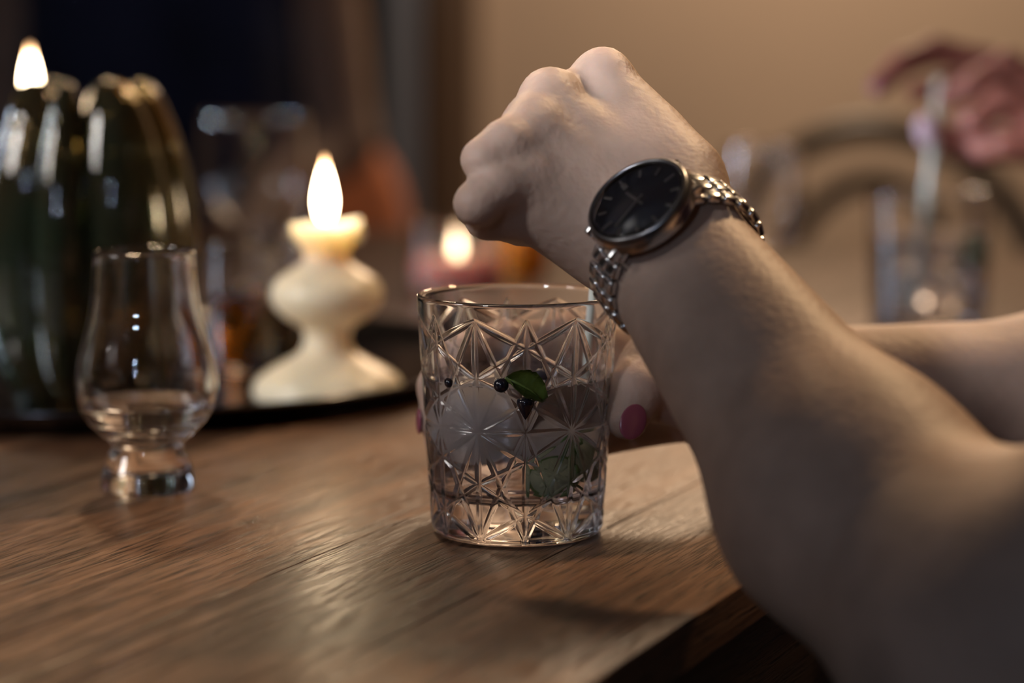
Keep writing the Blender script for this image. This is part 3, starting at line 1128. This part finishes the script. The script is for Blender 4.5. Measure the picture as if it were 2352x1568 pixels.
def bentwood_parts(root):
    bm = lathe([(0, .448), (.185, .448), (.198, .452), (.200, .460), (.190, .464), (0, .462)], 48)
    obj('seat', bm, M['cane'], root)
    bm = bmesh.new()
    tube(bm, [(.200 * math.cos(a), .200 * math.sin(a), .452) for a in np.linspace(0, 2 * PI, 40, endpoint=False)], .014, 10, closed=True)
    obj('seat_ring', bm, M['bentwood'], root)
    for sx in (-1, 1):
        bm = bmesh.new()
        tube(bm, [(sx * .15, -.13, .448), (sx * .165, -.155, .25), (sx * .185, -.19, 0)], [.015, .014, .011], 10)
        obj('leg', bm, M['bentwood'], root)
        bm = bmesh.new()
        tube(bm, [(sx * .17, .13, .448), (sx * .18, .17, .25), (sx * .19, .235, 0)], [.015, .014, .011], 10)
        obj('leg', bm, M['bentwood'], root)

    def loop(wx, ztop, r, zb, wb, yo=0.0):
        pts = []
        n = 36
        h = ztop - zb
        pts.append((-wb, .165 + yo, zb - .02))
        for i in range(n + 1):
            a = PI - PI * i / n
            x = wx * math.cos(a)
            z = (zb + h * .38) + h * .62 * math.sin(a)
            pts.append((x, .165 + yo + .13 * (z - .45) / .4, z))
        pts.append((wb, .165 + yo, zb - .02))
        bm = bmesh.new()
        tube(bm, pts, r, 10)
        return bm
    obj('back_hoop', loop(.196, .838, .0150, .45, .175), M['bentwood'], root)
    obj('inner_hoop', loop(.122, .782, .0125, .45, .095, .004), M['bentwood'], root)


def bentwood(label, loc, rz, group=None):
    root = thing('bentwood_chair', label, 'chair', loc, rz, group)
    bentwood_parts(root)
    return root


def copy_chair(src, label, loc, rz):
    r = src.copy()
    COL.objects.link(r)
    r.location = loc
    r.rotation_euler = (0, 0, rz)
    r['label'] = label
    for ch in src.children:
        c = ch.copy()
        COL.objects.link(c)
        c.parent = r
    return r


bc = P(2010, 400, 2.62)
ch1 = bentwood('dark bentwood chair with double hoop back at the far end of the table', (bc.x, 2.36, FZ), 0.0)

# rust upholstered chair of the person beyond the table
rc = thing('upholstered_chair', 'rust orange upholstered chair under the person beyond the table', 'chair', (-.360, 2.83, FZ))
bm = bmesh.new()
box(bm, (0, .0, .43), (.46, .44, .08), .03, seg=4)
obj('seat', bm, M['rust_cloth'], rc)
bm = bmesh.new()
n = 48
ringf, ringb = [], []
outl = []
for i in range(n):
    a = 2 * PI * i / n
    ca, sa = math.cos(a), math.sin(a)
    x = .232 * math.copysign(abs(ca) ** .55, ca)
    z = .635 + .205 * math.copysign(abs(sa) ** (.75 if sa > 0 else .35), sa)
    outl.append((x, z))
layers = [(.155, .90), (.170, .985), (.185, 1.0), (.200, .985), (.215, .90)]
rings = []
for y, s in layers:
    rings.append([bm.verts.new((x * s, y + .10 * (z - .43) / .4, .635 + (z - .635) * s)) for x, z in outl])
for a, b in zip(rings[:-1], rings[1:]):
    for i in range(n):
        bm.faces.new((a[i], a[(i + 1) % n], b[(i + 1) % n], b[i]))
bm.faces.new(rings[0]); bm.faces.new(rings[-1])
obj('backrest', bm, M['rust_cloth'], rc)
for sx in (-1, 1):
    for y in (-.18, .18):
        bm = bmesh.new()
        tube(bm, [(sx * .19, y, .40), (sx * .205, y * 1.12, 0)], [.016, .011], 12)
        obj('leg', bm, M['darkwood'], rc)

# ------------------------------------------------------------------ people


def nail(parent, c, normal, along, L, W, m, label=None):
    bm = bmesh.new()
    ellipsoid(bm, (0, 0, 0), (L / 2, W / 2, .0011), frame3(along, normal), 4)
    o = obj('fingernail', bm, m, parent, c)
    if label:
        o['label'] = label
    return o


def head(F, base, face, k=.012):
    """neck base point and facing direction; adds neck and head with features to field F"""
    f = Vector(face).normalized(); up = Vector((0, 0, 1)); s = up.cross(f)
    c = base + up * .185 + f * .03
    R = Matrix((s, f, up)).transposed()
    F.add_cone(base - up * .03, base + up * .10 + f * .012, .056, .050, .02)
    F.add_ell(c + up * .02, (.073, .090, .098), R, .015)
    F.add_ell(c - up * .055 + f * .022, (.054, .062, .060), R, .03)
    F.cut_ell(c + f * .098 + s * .031 + up * .008, (.016, .012, .010), R, .01)
    F.cut_ell(c + f * .098 - s * .031 + up * .008, (.016, .012, .010), R, .01)
    for q in (-1, 1):
        F.add_ell(c + f * .080 + s * .031 * q + up * .007, (.012, .010, .008), R, .004)
        F.add_ell(c + s * .076 * q - up * .012 - f * .005, (.008, .018, .030), R, .006)
    F.add_cone(c + f * .086 + up * .006, c + f * .108 - up * .034, .007, .011, .008)
    F.add_ell(c + f * .086 - up * .066, (.022, .009, .005), R, .005)
    F.add_ell(c + f * .085 - up * .075, (.019, .009, .005), R, .004)
    return c, R, f, s


def hair_mesh(c, R, f, h=.006):
    F = Field(np.array(c) - .17, np.array(c) + .17, h)
    up = Vector((0, 0, 1))
    F.add_ell(c + up * .030 - f * .012, (.083, .098, .100), R, .01)
    F.add_ell(c - up * .05 - f * .055, (.070, .050, .090), R, .04)
    F.cut_ell(c - up * .035 + f * .085, (.066, .090, .085), R, .012)
    return F.mesh('hair')


def legs_field(F, hipl, hipr, face, seat_len=.43, r=.075):
    f = Vector(face).normalized()
    for hp, sp in ((hipl, 1), (hipr, -1)):
        kn = hp + f * seat_len
        ft = Vector((kn.x, kn.y, FZ + .09))
        F.add_cone(hp, kn, r, r * .78, .02)
        F.add_cone(kn, ft, r * .76, r * .58, .02)


def shoes(parent, hipl, hipr, face):
    f = Vector(face).normalized()
    for hp in (hipl, hipr):
        kn = hp + f * .43
        bm = bmesh.new()
        a = Vector((kn.x, kn.y, FZ))
        R = Matrix.Rotation(math.atan2(f.y, f.x), 3, 'Z')
        ellipsoid(bm, a + f * .055 + Vector((0, 0, .036)), (.13, .045, .036), R, 3)
        ellipsoid(bm, a + Vector((0, 0, .06)), (.055, .042, .058), R, 3)
        obj('shoe', bm, M['shoe'], parent)


# ===== near person: left arm with the watch, right hand round the tumbler
W = P(1522, 556, .922)          # wrist centre
EL = P(2335, 1490, .775)        # left elbow
A_DIR = (EL - W).normalized()
TOWARD = -FWD
N_DIR = (TOWARD - A_DIR * TOWARD.dot(A_DIR)).normalized()      # back of the wrist
T_DIR = A_DIR.cross(N_DIR)
if T_DIR.dot(RGT) < 0:
    T_DIR = -T_DIR               # thumb side: up and right in the picture
FACE1 = Vector((-.912, .41, 0))
SL = Vector((.375, .625, .225))
SR = SL + Vector((.41, .912, 0)) * .335
F1 = Field((-.075, .50, -.03), (.66, 1.16, .60), .0023)
# torso core, inside the shirt
mid = (SL + SR) / 2 - FACE1 * .01
for a, b, ra, rb in ((SL, SR, .055, .055), (SL.lerp(SR, .18), SL.lerp(SR, .24) - Vector((0, 0, .2)), .066, .066), (SR.lerp(SL, .18), SR.lerp(SL, .24) - Vector((0, 0, .2)), .066, .066)):
    F1.add_cone(a, b, ra, rb, .04)
F1.add_cone(SL, mid + Vector((0, 0, .07)), .05, .045, .03)
F1.add_cone(SR, mid + Vector((0, 0, .07)), .05, .045, .03)
hc, hR, hf, hs = head(F1, mid + Vector((0, 0, .06)), FACE1)
# left arm
F1.add_cone(SL, EL, .052, .046, .03)
fm = W.lerp(EL, .62)
dn = (P(2000, 1100, .85) - P(2040, 1050, .85)).normalized()
for s in (-1, 1):
    F1.add_cone(W + T_DIR * .0075 * s, fm + T_DIR * .009 * s + dn * .009, .0205, .0320, .012)
    F1.add_cone(fm + T_DIR * .009 * s + dn * .009, EL, .0320, .043, .03)
# right arm
ER = Vector((.365, 1.105, .030)); WR = Vector((.118, 1.066, .047))
F1.add_cone(SR, ER, .052, .042, .03)
F1.add_cone(ER, ER.lerp(WR, .45), .040, .0375, .02)
F1.add_cone(ER.lerp(WR, .45), WR, .0375, .026, .02)
# left hand: back of the hand
WH = P(1480, 470, .938)
I0 = P(1384, 172, .956); M0 = P(1262, 222, .938); R0 = P(1225, 292, .925); L0 = P(1200, 398, .916)
F1.add_cone(W + T_DIR * .006, WH + T_DIR * .010, .0195, .018, .014)
F1.add_cone(W - T_DIR * .006, WH - T_DIR * .010, .0195, .018, .014)
for q, r, o in ((I0, .0082, .016), (M0, .0082, .006), (R0, .0086, -.004), (L0, .0092, -.014)):
    F1.add_cone(WH + T_DIR * o, q, .0165, r, .016)
IN = -TOWARD
for a, b, r in ((I0, M0, .0058), (M0, R0, .0078), (R0, L0, .0088)):
    F1.add_cone(a + IN * .004, b + IN * .004, r, r, .010)
# palm mass and heel behind
F1.add_cone(P(1430, 520, .948), P(1245, 465, .945), .021, .014, .016)
F1.add_cone(P(1430, 430, .965), P(1295, 320, .962), .019, .015, .016)
F1.add_cone(P(1400, 560, .935), P(1215, 488, .922), .0135, .0105, .014)
F1.add_cone(P(1470, 330, .955), P(1400, 235, .962), .0150, .0105, .016)
# tendons of the back of the hand
for q, o in ((I0, .010), (M0, .003), (R0, -.004)):
    F1.add_cone((WH + T_DIR * o).lerp(q, .25) + N_DIR * .0085, q + TOWARD * .0052, .0058, .0046, .008)
chains = [
    [(I0, .0090), (P(1330, 250, .998), .0086), (P(1352, 345, 1.006), .0080), (P(1374, 420, 1.000), .0072)],
    [(M0, .0086), (P(1215, 320, .978), .0084), (P(1262, 425, .993), .0080), (P(1330, 470, .990), .0072)],
    [(R0, .0088), (P(1160, 328, .911), .0078), (P(1106, 366, .907), .0066), (P(1122, 415, .930), .0066), (P(1180, 455, .952), .0064)],
    [(L0, .0096), (P(1142, 424, .907), .0084), (P(1092, 467, .902), .0070), (P(1118, 503, .924), .0068), (P(1190, 525, .940), .0064)],
    [(P(1450, 470, .965), .0140), (P(1420, 400, 1.000), .0110), (P(1395, 425, 1.008), .0096), (P(1384, 470, 1.004), .0084)],
]
F1.add_chains(chains, .006, .007)
# right hand round the tumbler: polar coordinates about its axis


def pol(deg, r, z):
    a = math.radians(deg)
    return Vector((TUM.x + r * math.cos(a), TUM.y + r * math.sin(a), z))


def gr(z, e):
    return tum_r(z) + e


HW = WR.lerp(pol(20, .085, .060), .55)
F1.add_cone(WR, HW, .0245, .0215, .015)
mcp = [pol(62, gr(.072, .0120), .0725), pol(62, gr(.058, .0125), .0580), pol(62, gr(.043, .0125), .0440), pol(62, gr(.031, .0120), .0310)]
for q, r in zip(mcp, (.0118, .0118, .0112, .0105)):
    F1.add_cone(HW, q, .0185, r, .012)
F1.add_cone(HW, pol(12, gr(.05, .017), .058), .0195, .0145, .015)
fr = [.0078, .0078, .0074, .0066]
paths = [[(98, .0715), (124, .0680), (138, .0560), (141, .0395)], [(98, .0575), (122, .0510), (134, .0340), (136, .0150)],
         [(95, .0440), (115, .0390), (126, .0260), (128, .0110)], [(90, .0310), (105, .0280), (115, .0180), (117, .0100)]]
chains = []
for q, pth, r in zip(mcp, paths, fr):
    ch = [(q, r * 1.22)]
    for k, (a, z) in enumerate(pth):
        ch.append((pol(a, gr(z, r * (1 - .05 * k) + .0006), z), r * (1.06 - .07 * k)))
    chains.append(ch)
TH1 = P(1505, 835, .998); TH2 = P(1462, 895, .986); TH3 = P(1441, 962, .980)
chains.append([(pol(8, .075, .055), .0160), (TH1, .0130), (TH2, .0108), (TH3, .0086)])
F1.add_chains(chains, .005, .007)
person1 = link('person', F1.mesh('person'), M['skin'])
tag(person1, 'person in dark plum top wearing a steel wristwatch, hands at the middle tumbler', 'person')
del F1
# nails of the right hand
tn = (TH3 - TH2).normalized()
nail(person1, TH3 + TOWARD * .0078 + RGT * .0022 + tn * .001, TOWARD + RGT * .35 + UPV * .10, tn, .0150, .0112, M['nail'], 'pink thumbnail')
itip = pol(141, gr(.0410, .0078), .0410)
nn_ = (pol(178, 1, 0) - pol(178, 0, 0)).normalized() + TOWARD * .25
nail(person1, itip + nn_.normalized() * .0062, nn_, Vector((0, 0, -1)), .0110, .0085, M['nail'], 'pink fingernail')
# shirt, trousers, hair, shoes (all beyond the right edge of the photograph)
HL1 = Vector((SL.x + .09, SL.y + .06, -.20)); HR1 = HL1 + Vector((.41, .912, 0)) * .20
FS = Field((.22, .46, -.30), (.78, 1.16, .34), .006)
for a, b, ra, rb in ((SL + Vector((0, 0, -.005)), SR + Vector((0, 0, -.005)), .058, .058), (SL.lerp(SR, .17), HL1 + FACE1 * .02, .095, .10), (SR.lerp(SL, .17), HR1 + FACE1 * .02, .095, .10)):
    FS.add_cone(a, b, ra, rb, .05)
link('shirt', FS.mesh('shirt'), M['plum_cloth'], person1)
FL = Field((-.15, .40, FZ), (.75, 1.35, -.05), .009)
FL.add_cone(HL1 + Vector((0, 0, -.01)), HR1 + Vector((0, 0, -.01)), .105, .105, .03)
legs_field(FL, HL1 + Vector((0, 0, -.02)), HR1 + Vector((0, 0, -.02)), FACE1)
link('trousers', FL.mesh('trousers'), M['black_cloth'], person1)
link('hair', hair_mesh(hc, hR, hf), M['hair'], person1)
shoes(person1, HL1, HR1, FACE1)

# ===== the wristwatch
tilt = math.radians(11)
DN = (N_DIR * math.cos(tilt) - A_DIR * math.sin(tilt)).normalized()     # dial faces this way
BX = (A_DIR - DN * A_DIR.dot(DN)).normalized()                           # across the bracelet, towards the elbow
BT = DN.cross(BX)                                                        # 12-6 axis, round the wrist
if BT.dot(T_DIR) < 0:
    BT = -BT
SA, SB = .0280, .0318
WC = W + A_DIR * .0105 - DN * .0010
watch = thing('wristwatch', 'steel wristwatch with dark navy dial on the wrist of the near arm', 'watch', (0, 0, 0))
DC = WC + DN * (SA - .0022)            # back of the case
rot = frame3(BT, DN)
mw = rot.to_4x4()
mw.translation = DC


def wobj(name, bm, m, parent, **kw):
    bmesh.ops.transform(bm, matrix=mw, verts=bm.verts)
    return obj(name, bm, m, parent, **kw)


RC = .0212
case = wobj('case', lathe([(0, .0002), (RC * .82, .0002), (RC * .93, .0008), (RC, .0025), (RC, .0060), (RC * .975, .0072), (RC * .90, .0076), (RC * .90, .0064), (0, .0064)], 72), M['steel'], watch, sharp=35)
wobj('bezel', lathe([(RC * .985, .0070), (RC * .97, .0088), (RC * .93, .0096), (RC * .885, .0093), (RC * .875, .0078), (RC * .985, .0070)], 72), M['steel_dark'], watch)
dial = wobj('dial', lathe([(0, .0070), (RC * .875, .0070), (RC * .875, .0066), (0, .0066)], 72), M['dial'], watch)
# local X = BT (thumb side), so twelve lies on -X, three on the hand side
side = -BX
ysign = 1 if (rot @ Vector((0, 1, 0))).dot(side) > 0 else -1
for k in range(12):
    a = k * PI / 6
    d = Vector((-math.cos(a), ysign * math.sin(a), 0))
    bm = bmesh.new()
    L = .0036 if k % 3 else .0046
    box(bm, Vector((0, 0, .0073)) + d * (RC * .79 - L / 2), (L, .0009, .0005), .0001, Matrix.Rotation(math.atan2(d.y, d.x), 3, 'Z'))
    wobj('hour_marker', bm, M['dial_mark'], dial, smooth=False)


def hand(name, hours, L, w, z):
    a = hours * PI / 6
    d = Vector((-math.cos(a), ysign * math.sin(a), 0))
    bm = bmesh.new()
    box(bm, Vector((0, 0, z)) + d * (L / 2 - .0015), (L + .003, w, .0003), .0001, Matrix.Rotation(math.atan2(d.y, d.x), 3, 'Z'))
    wobj(name, bm, M['dial_mark'], dial, smooth=False)


hand('hour_hand', 2.75, .0085, .0011, .0077)
hand('minute_hand', 11.35, .0135, .0009, .0082)
bm = bmesh.new()
box(bm, (0, ysign * RC * .60, .0071), (.0022, .0030, .0004), .0001)
wobj('date_window', bm, M['dial_mark'], dial, smooth=False)
wobj('crystal', lathe(sup([(0, .0088), (RC * .86, .0088), (RC * .87, .0093), (RC * .85, .0097), (0, .0098)]), 64), M['glass'], watch)
bm = bmesh.new()
r_ = bmesh.ops.create_cone(bm, cap_ends=True, segments=24, radius1=.0032, radius2=.0030, depth=.0045)
bmesh.ops.rotate(bm, verts=bm.verts, cent=(0, 0, 0), matrix=Matrix.Rotation(PI / 2, 3, 'X'))
bmesh.ops.translate(bm, verts=bm.verts, vec=(0, ysign * (RC + .0024), .0038))
wobj('crown', bm, M['steel'], watch, smooth=False)
for sx in (-1, 1):
    for sy in (-1, 1):
        bm = bmesh.new()
        box(bm, (sx * (RC - .0028), sy * .0102, .0030), (.0075, .0034, .0044), .0014, Matrix.Rotation(sx * .22, 3, 'Y'))
        wobj('lug', bm, M['steel'], watch, smooth=True, sharp=40)
# bracelet links round an ellipse
pts = []
nn = 2000
acc = 0
prev = None
arcs = []
for i in range(nn + 1):
    th = 2 * PI * i / nn
    p = (math.cos(th) * SA + .0015, math.sin(th) * SB)
    if prev:
        acc += math.hypot(p[0] - prev[0], p[1] - prev[1])
    arcs.append(acc)
    prev = p
start = .0178
pitch_l = .0067
nl = int((acc - 2 * start) / pitch_l)
me_link = None
for k in range(nl + 1):
    s = start + (acc - 2 * start) * k / nl
    i = int(np.searchsorted(arcs, s))
    th = 2 * PI * i / nn
    c = WC + DN * (math.cos(th) * SA + .0005) + BT * (math.sin(th) * SB)
    tg = (-DN * math.sin(th) * SA + BT * math.cos(th) * SB).normalized()
    nr = tg.cross(BX)
    if nr.dot(c - WC) < 0:
        nr = -nr
    if me_link is None:
        bm = bmesh.new()
        box(bm, (0, 0, .0003), (.0060, .0066, .0034), .0012, seg=3)
        for sy in (-1, 1):
            box(bm, (.0004, sy * .0067, 0), (.0061, .0062, .0034), .0012, seg=3)
        o = obj('bracelet_link', bm, M['steel_dark'], watch)
        me_link = o.data
        me_link.materials[0] = M['steel']
    else:
        o = bpy.data.objects.new('bracelet_link', me_link)
        COL.objects.link(o)
        o.parent = watch
    mm = frame3(tg, nr).to_4x4()
    mm.translation = c
    o.matrix_local = mm

# ===== second person: hand with the straw at the upper right
FACE2 = Vector((-.912, .41, 0))
SR2 = Vector((.80, 1.80, .26)); SL2 = SR2 - Vector((.41, .912, 0)) * .335
F2 = Field((.22, 1.36, -.17), (1.02, 2.06, .72), .0030)
mid2 = (SL2 + SR2) / 2
for a, b, ra_, rb_ in ((SL2, SR2, .055, .055), (SL2.lerp(SR2, .18), SL2.lerp(SR2, .24) - Vector((0, 0, .2)), .066, .066), (SR2.lerp(SL2, .18), SR2.lerp(SL2, .24) - Vector((0, 0, .2)), .066, .066)):
    F2.add_cone(a, b, ra_, rb_, .04)
h2c, h2R, h2f, h2s = head(F2, mid2 + Vector((0, 0, .06)), FACE2)
E2 = Vector((.625, 1.70, .060)); W2 = P(2600, 345, 1.63)
F2.add_cone(SR2, E2, .050, .042, .03)
F2.add_cone(E2, W2, .040, .026, .02)
EL2 = SL2 + Vector((-.045, .02, -.225)); WL2 = EL2 + Vector((-.085, .115, -.125))
F2.add_cone(SL2, EL2, .050, .042, .03)
F2.add_cone(EL2, WL2, .040, .026, .02)
HK2 = WL2 + Vector((-.008, .06, -.012))
F2.add_cone(WL2, HK2, .025, .021, .015)
F2.add_chains([[(HK2 + Vector((.016 * j, 0, -.002)), .0115), (HK2 + Vector((.018 * j, .040, -.006)), .0095), (HK2 + Vector((.017 * j, .062, -.024)), .0080)] for j in (-1.5, -.5, .5, 1.5)]
               + [[(WL2 + Vector((-.012, .015, 0)), .0150), (WL2 + Vector((-.040, .045, -.006)), .0115), (WL2 + Vector((-.046, .072, -.014)), .0090)]], .005, .007)
IM = P(2395, 190, 1.650); MM = P(2410, 230, 1.620); RM = P(2410, 280, 1.600); PM = P(2415, 330, 1.590)
H2 = P(2520, 310, 1.63)
F2.add_cone(W2, H2, .025, .022, .015)
for q in (IM, MM, RM, PM):
    F2.add_cone(H2, q, .019, .0125, .012)
F2.add_cone(P(2450, 330, 1.61), P(2330, 330, 1.60), .018, .012, .012)
chains = [
    [(IM, .0118), (P(2262, 143, 1.665), .0100), (P(2150, 118, 1.662), .0096), (P(2070, 148, 1.652), .0088), (P(2018, 196, 1.645), .0076)],
    [(MM, .0115), (P(2312, 150, 1.615), .0102), (P(2235, 196, 1.610), .0092), (P(2180, 222, 1.615), .0080)],
    [(RM, .0110), (P(2300, 232, 1.595), .0098), (P(2240, 280, 1.590), .0088), (P(2218, 270, 1.600), .0076)],
    [(PM, .0105), (P(2310, 330, 1.585), .0092), (P(2265, 345, 1.590), .0080), (P(2240, 330, 1.600), .0070)],
    [(P(2370, 330, 1.640), .0150), (P(2230, 330, 1.650), .0112), (P(2160, 315, 1.640), .0096), (P(2128, 285, 1.632), .0080)],
    [(P(2300, 190, 1.655), .0098), (P(2180, 195, 1.655), .0082), (P(2104, 210, 1.648), .0072)],
]
F2.add_chains(chains, .005, .006)
person2 = link('person', F2.mesh('person'), M['skin_ruddy'])
tag(person2, 'second person at the right, holding a straw over the water tumbler', 'person')
del F2
nail(person2, P(2014, 197, 1.637), TOWARD + UPV * .2 - RGT * .4, P(2000, 215, 1.64) - P(2050, 160, 1.64), .0125, .009, M['nail'], 'pink fingernail')
nail(person2, P(2121, 300, 1.6225), TOWARD - RGT * .2, P(2118, 250, 1.6) - P(2123, 330, 1.6), .020, .0105, M['nail_pale'], 'pale lilac thumbnail')
HL2 = SL2 + Vector((.06, .05, -.47)); HR2 = HL2 + Vector((.41, .912, 0)) * .20
FS = Field((.50, 1.28, -.36), (1.12, 2.06, .40), .007)
for a, b, ra_, rb_ in ((SL2, SR2, .060, .060), (SL2.lerp(SR2, .17), HL2 + FACE2 * .02, .095, .10), (SR2.lerp(SL2, .17), HR2 + FACE2 * .02, .095, .10),
                       (SR2, SR2.lerp(E2, .5), .060, .055), (SL2, SL2 + Vector((-.02, .01, -.12)), .060, .055)):
    FS.add_cone(a, b, ra_, rb_, .04)
link('shirt', FS.mesh('shirt'), M['black_cloth'], person2)
FL = Field((.15, 1.25, FZ), (1.02, 2.25, -.08), .009)
FL.add_cone(HL2, HR2, .105, .105, .03)
legs_field(FL, HL2 + Vector((0, 0, -.01)), HR2 + Vector((0, 0, -.01)), FACE2)
link('trousers', FL.mesh('trousers'), M['black_cloth'], person2)
link('hair', hair_mesh(h2c, h2R, h2f), M['hair'], person2)
shoes(person2, HL2, HR2, FACE2)

# ===== third person, beyond the far end of the table
FACE3 = Vector((0, -1, 0))
C3 = Vector((-.400, 2.83, .30))
SL3 = C3 + Vector((.165, 0, 0)); SR3 = C3 + Vector((-.165, 0, 0))
F3 = Field((-.72, 2.55, -.22), (-.08, 3.08, .78), .0048)
F3.add_cone(SL3, SR3, .058, .058, .04)
F3.add_cone(C3 + Vector((.07, 0, -.05)), C3 + Vector((.06, 0, -.25)), .09, .09, .05)
F3.add_cone(C3 + Vector((-.07, 0, -.05)), C3 + Vector((-.06, 0, -.25)), .09, .09, .05)
h3c, h3R, h3f, h3s = head(F3, C3 + Vector((0, 0, .06)), FACE3)
for s, S in ((1, SL3), (-1, SR3)):
    e = C3 + Vector((s * .196, -.005, -.225))
    w = C3 + Vector((s * .06, -.20, -.36))
    F3.add_cone(S, e, .056, .046, .03)
    F3.add_cone(e, w, .042, .028, .02)
    hnd = w + Vector((-s * .05, -.05, -.005))
    F3.add_cone(w, hnd, .026, .024, .015)
    F3.add_chains([[(hnd + Vector((s * .01, -.005 - .012 * j, .0)), .012), (hnd + Vector((-s * .045, -.02 - .016 * j, -.004)), .010), (hnd + Vector((-s * .07, -.015 - .016 * j, -.03)), .008)] for j in range(-1, 3)], .005, .008)
    F3.add_chains([[(w, .016), (w + Vector((-s * .03, .02, .02)), .012), (w + Vector((-s * .065, .01, .02)), .009)]], .005, .008)
person3 = link('person', F3.mesh('person'), M['skin'])
tag(person3, 'third person, blurred, in a dark navy top, seated beyond the far end of the table', 'person')
del F3
FS = Field((-.78, 2.55, -.36), (-.02, 3.05, .44), .007)
for a, b, ra_, rb_ in ((C3 + Vector((.13, 0, .002)), C3 + Vector((-.13, 0, .002)), .064, .064), (C3 + Vector((.07, 0, -.05)), C3 + Vector((.07, 0, -.50)), .100, .108), (C3 + Vector((-.07, 0, -.05)), C3 + Vector((-.07, 0, -.50)), .100, .108)):
    FS.add_cone(a, b, ra_, rb_, .05)
for k, (x, z0, z1) in enumerate(((-.11, .1, -.28), (-.04, .05, -.3), (.05, .08, -.24), (.11, .02, -.3))):   # folds in the cloth
    FS.cut_cone(C3 + Vector((x, -.118, z0)), C3 + Vector((x + .05 * (-1) ** k, -.120, z1)), .010, .016, .02)
link('shirt', FS.mesh('shirt'), M['navy_cloth'], person3)
HL3 = C3 + Vector((.095, 0, -.50)); HR3 = C3 + Vector((-.095, 0, -.50))
FL = Field((-.70, 2.25, FZ), (-.10, 3.0, -.06), .010)
FL.add_cone(HL3, HR3, .10, .10, .03)
legs_field(FL, HL3, HR3, FACE3)
link('trousers', FL.mesh('trousers'), M['black_cloth'], person3)
link('hair', hair_mesh(h3c, h3R, h3f), M['hair'], person3)
shoes(person3, HL3, HR3, FACE3)

# chairs under the two people at the right
c1 = (HL1 + HR1) / 2 - FACE1 * .0
copy_chair(ch1, 'dark bentwood chair under the person with the wristwatch', (c1.x - FACE1.x * -.02, c1.y - FACE1.y * -.02, FZ), math.atan2(FACE1.y, FACE1.x) + PI / 2)
c2 = (HL2 + HR2) / 2
copy_chair(ch1, 'dark bentwood chair under the second person at the right', (c2.x, c2.y, FZ), math.atan2(FACE2.y, FACE2.x) + PI / 2)
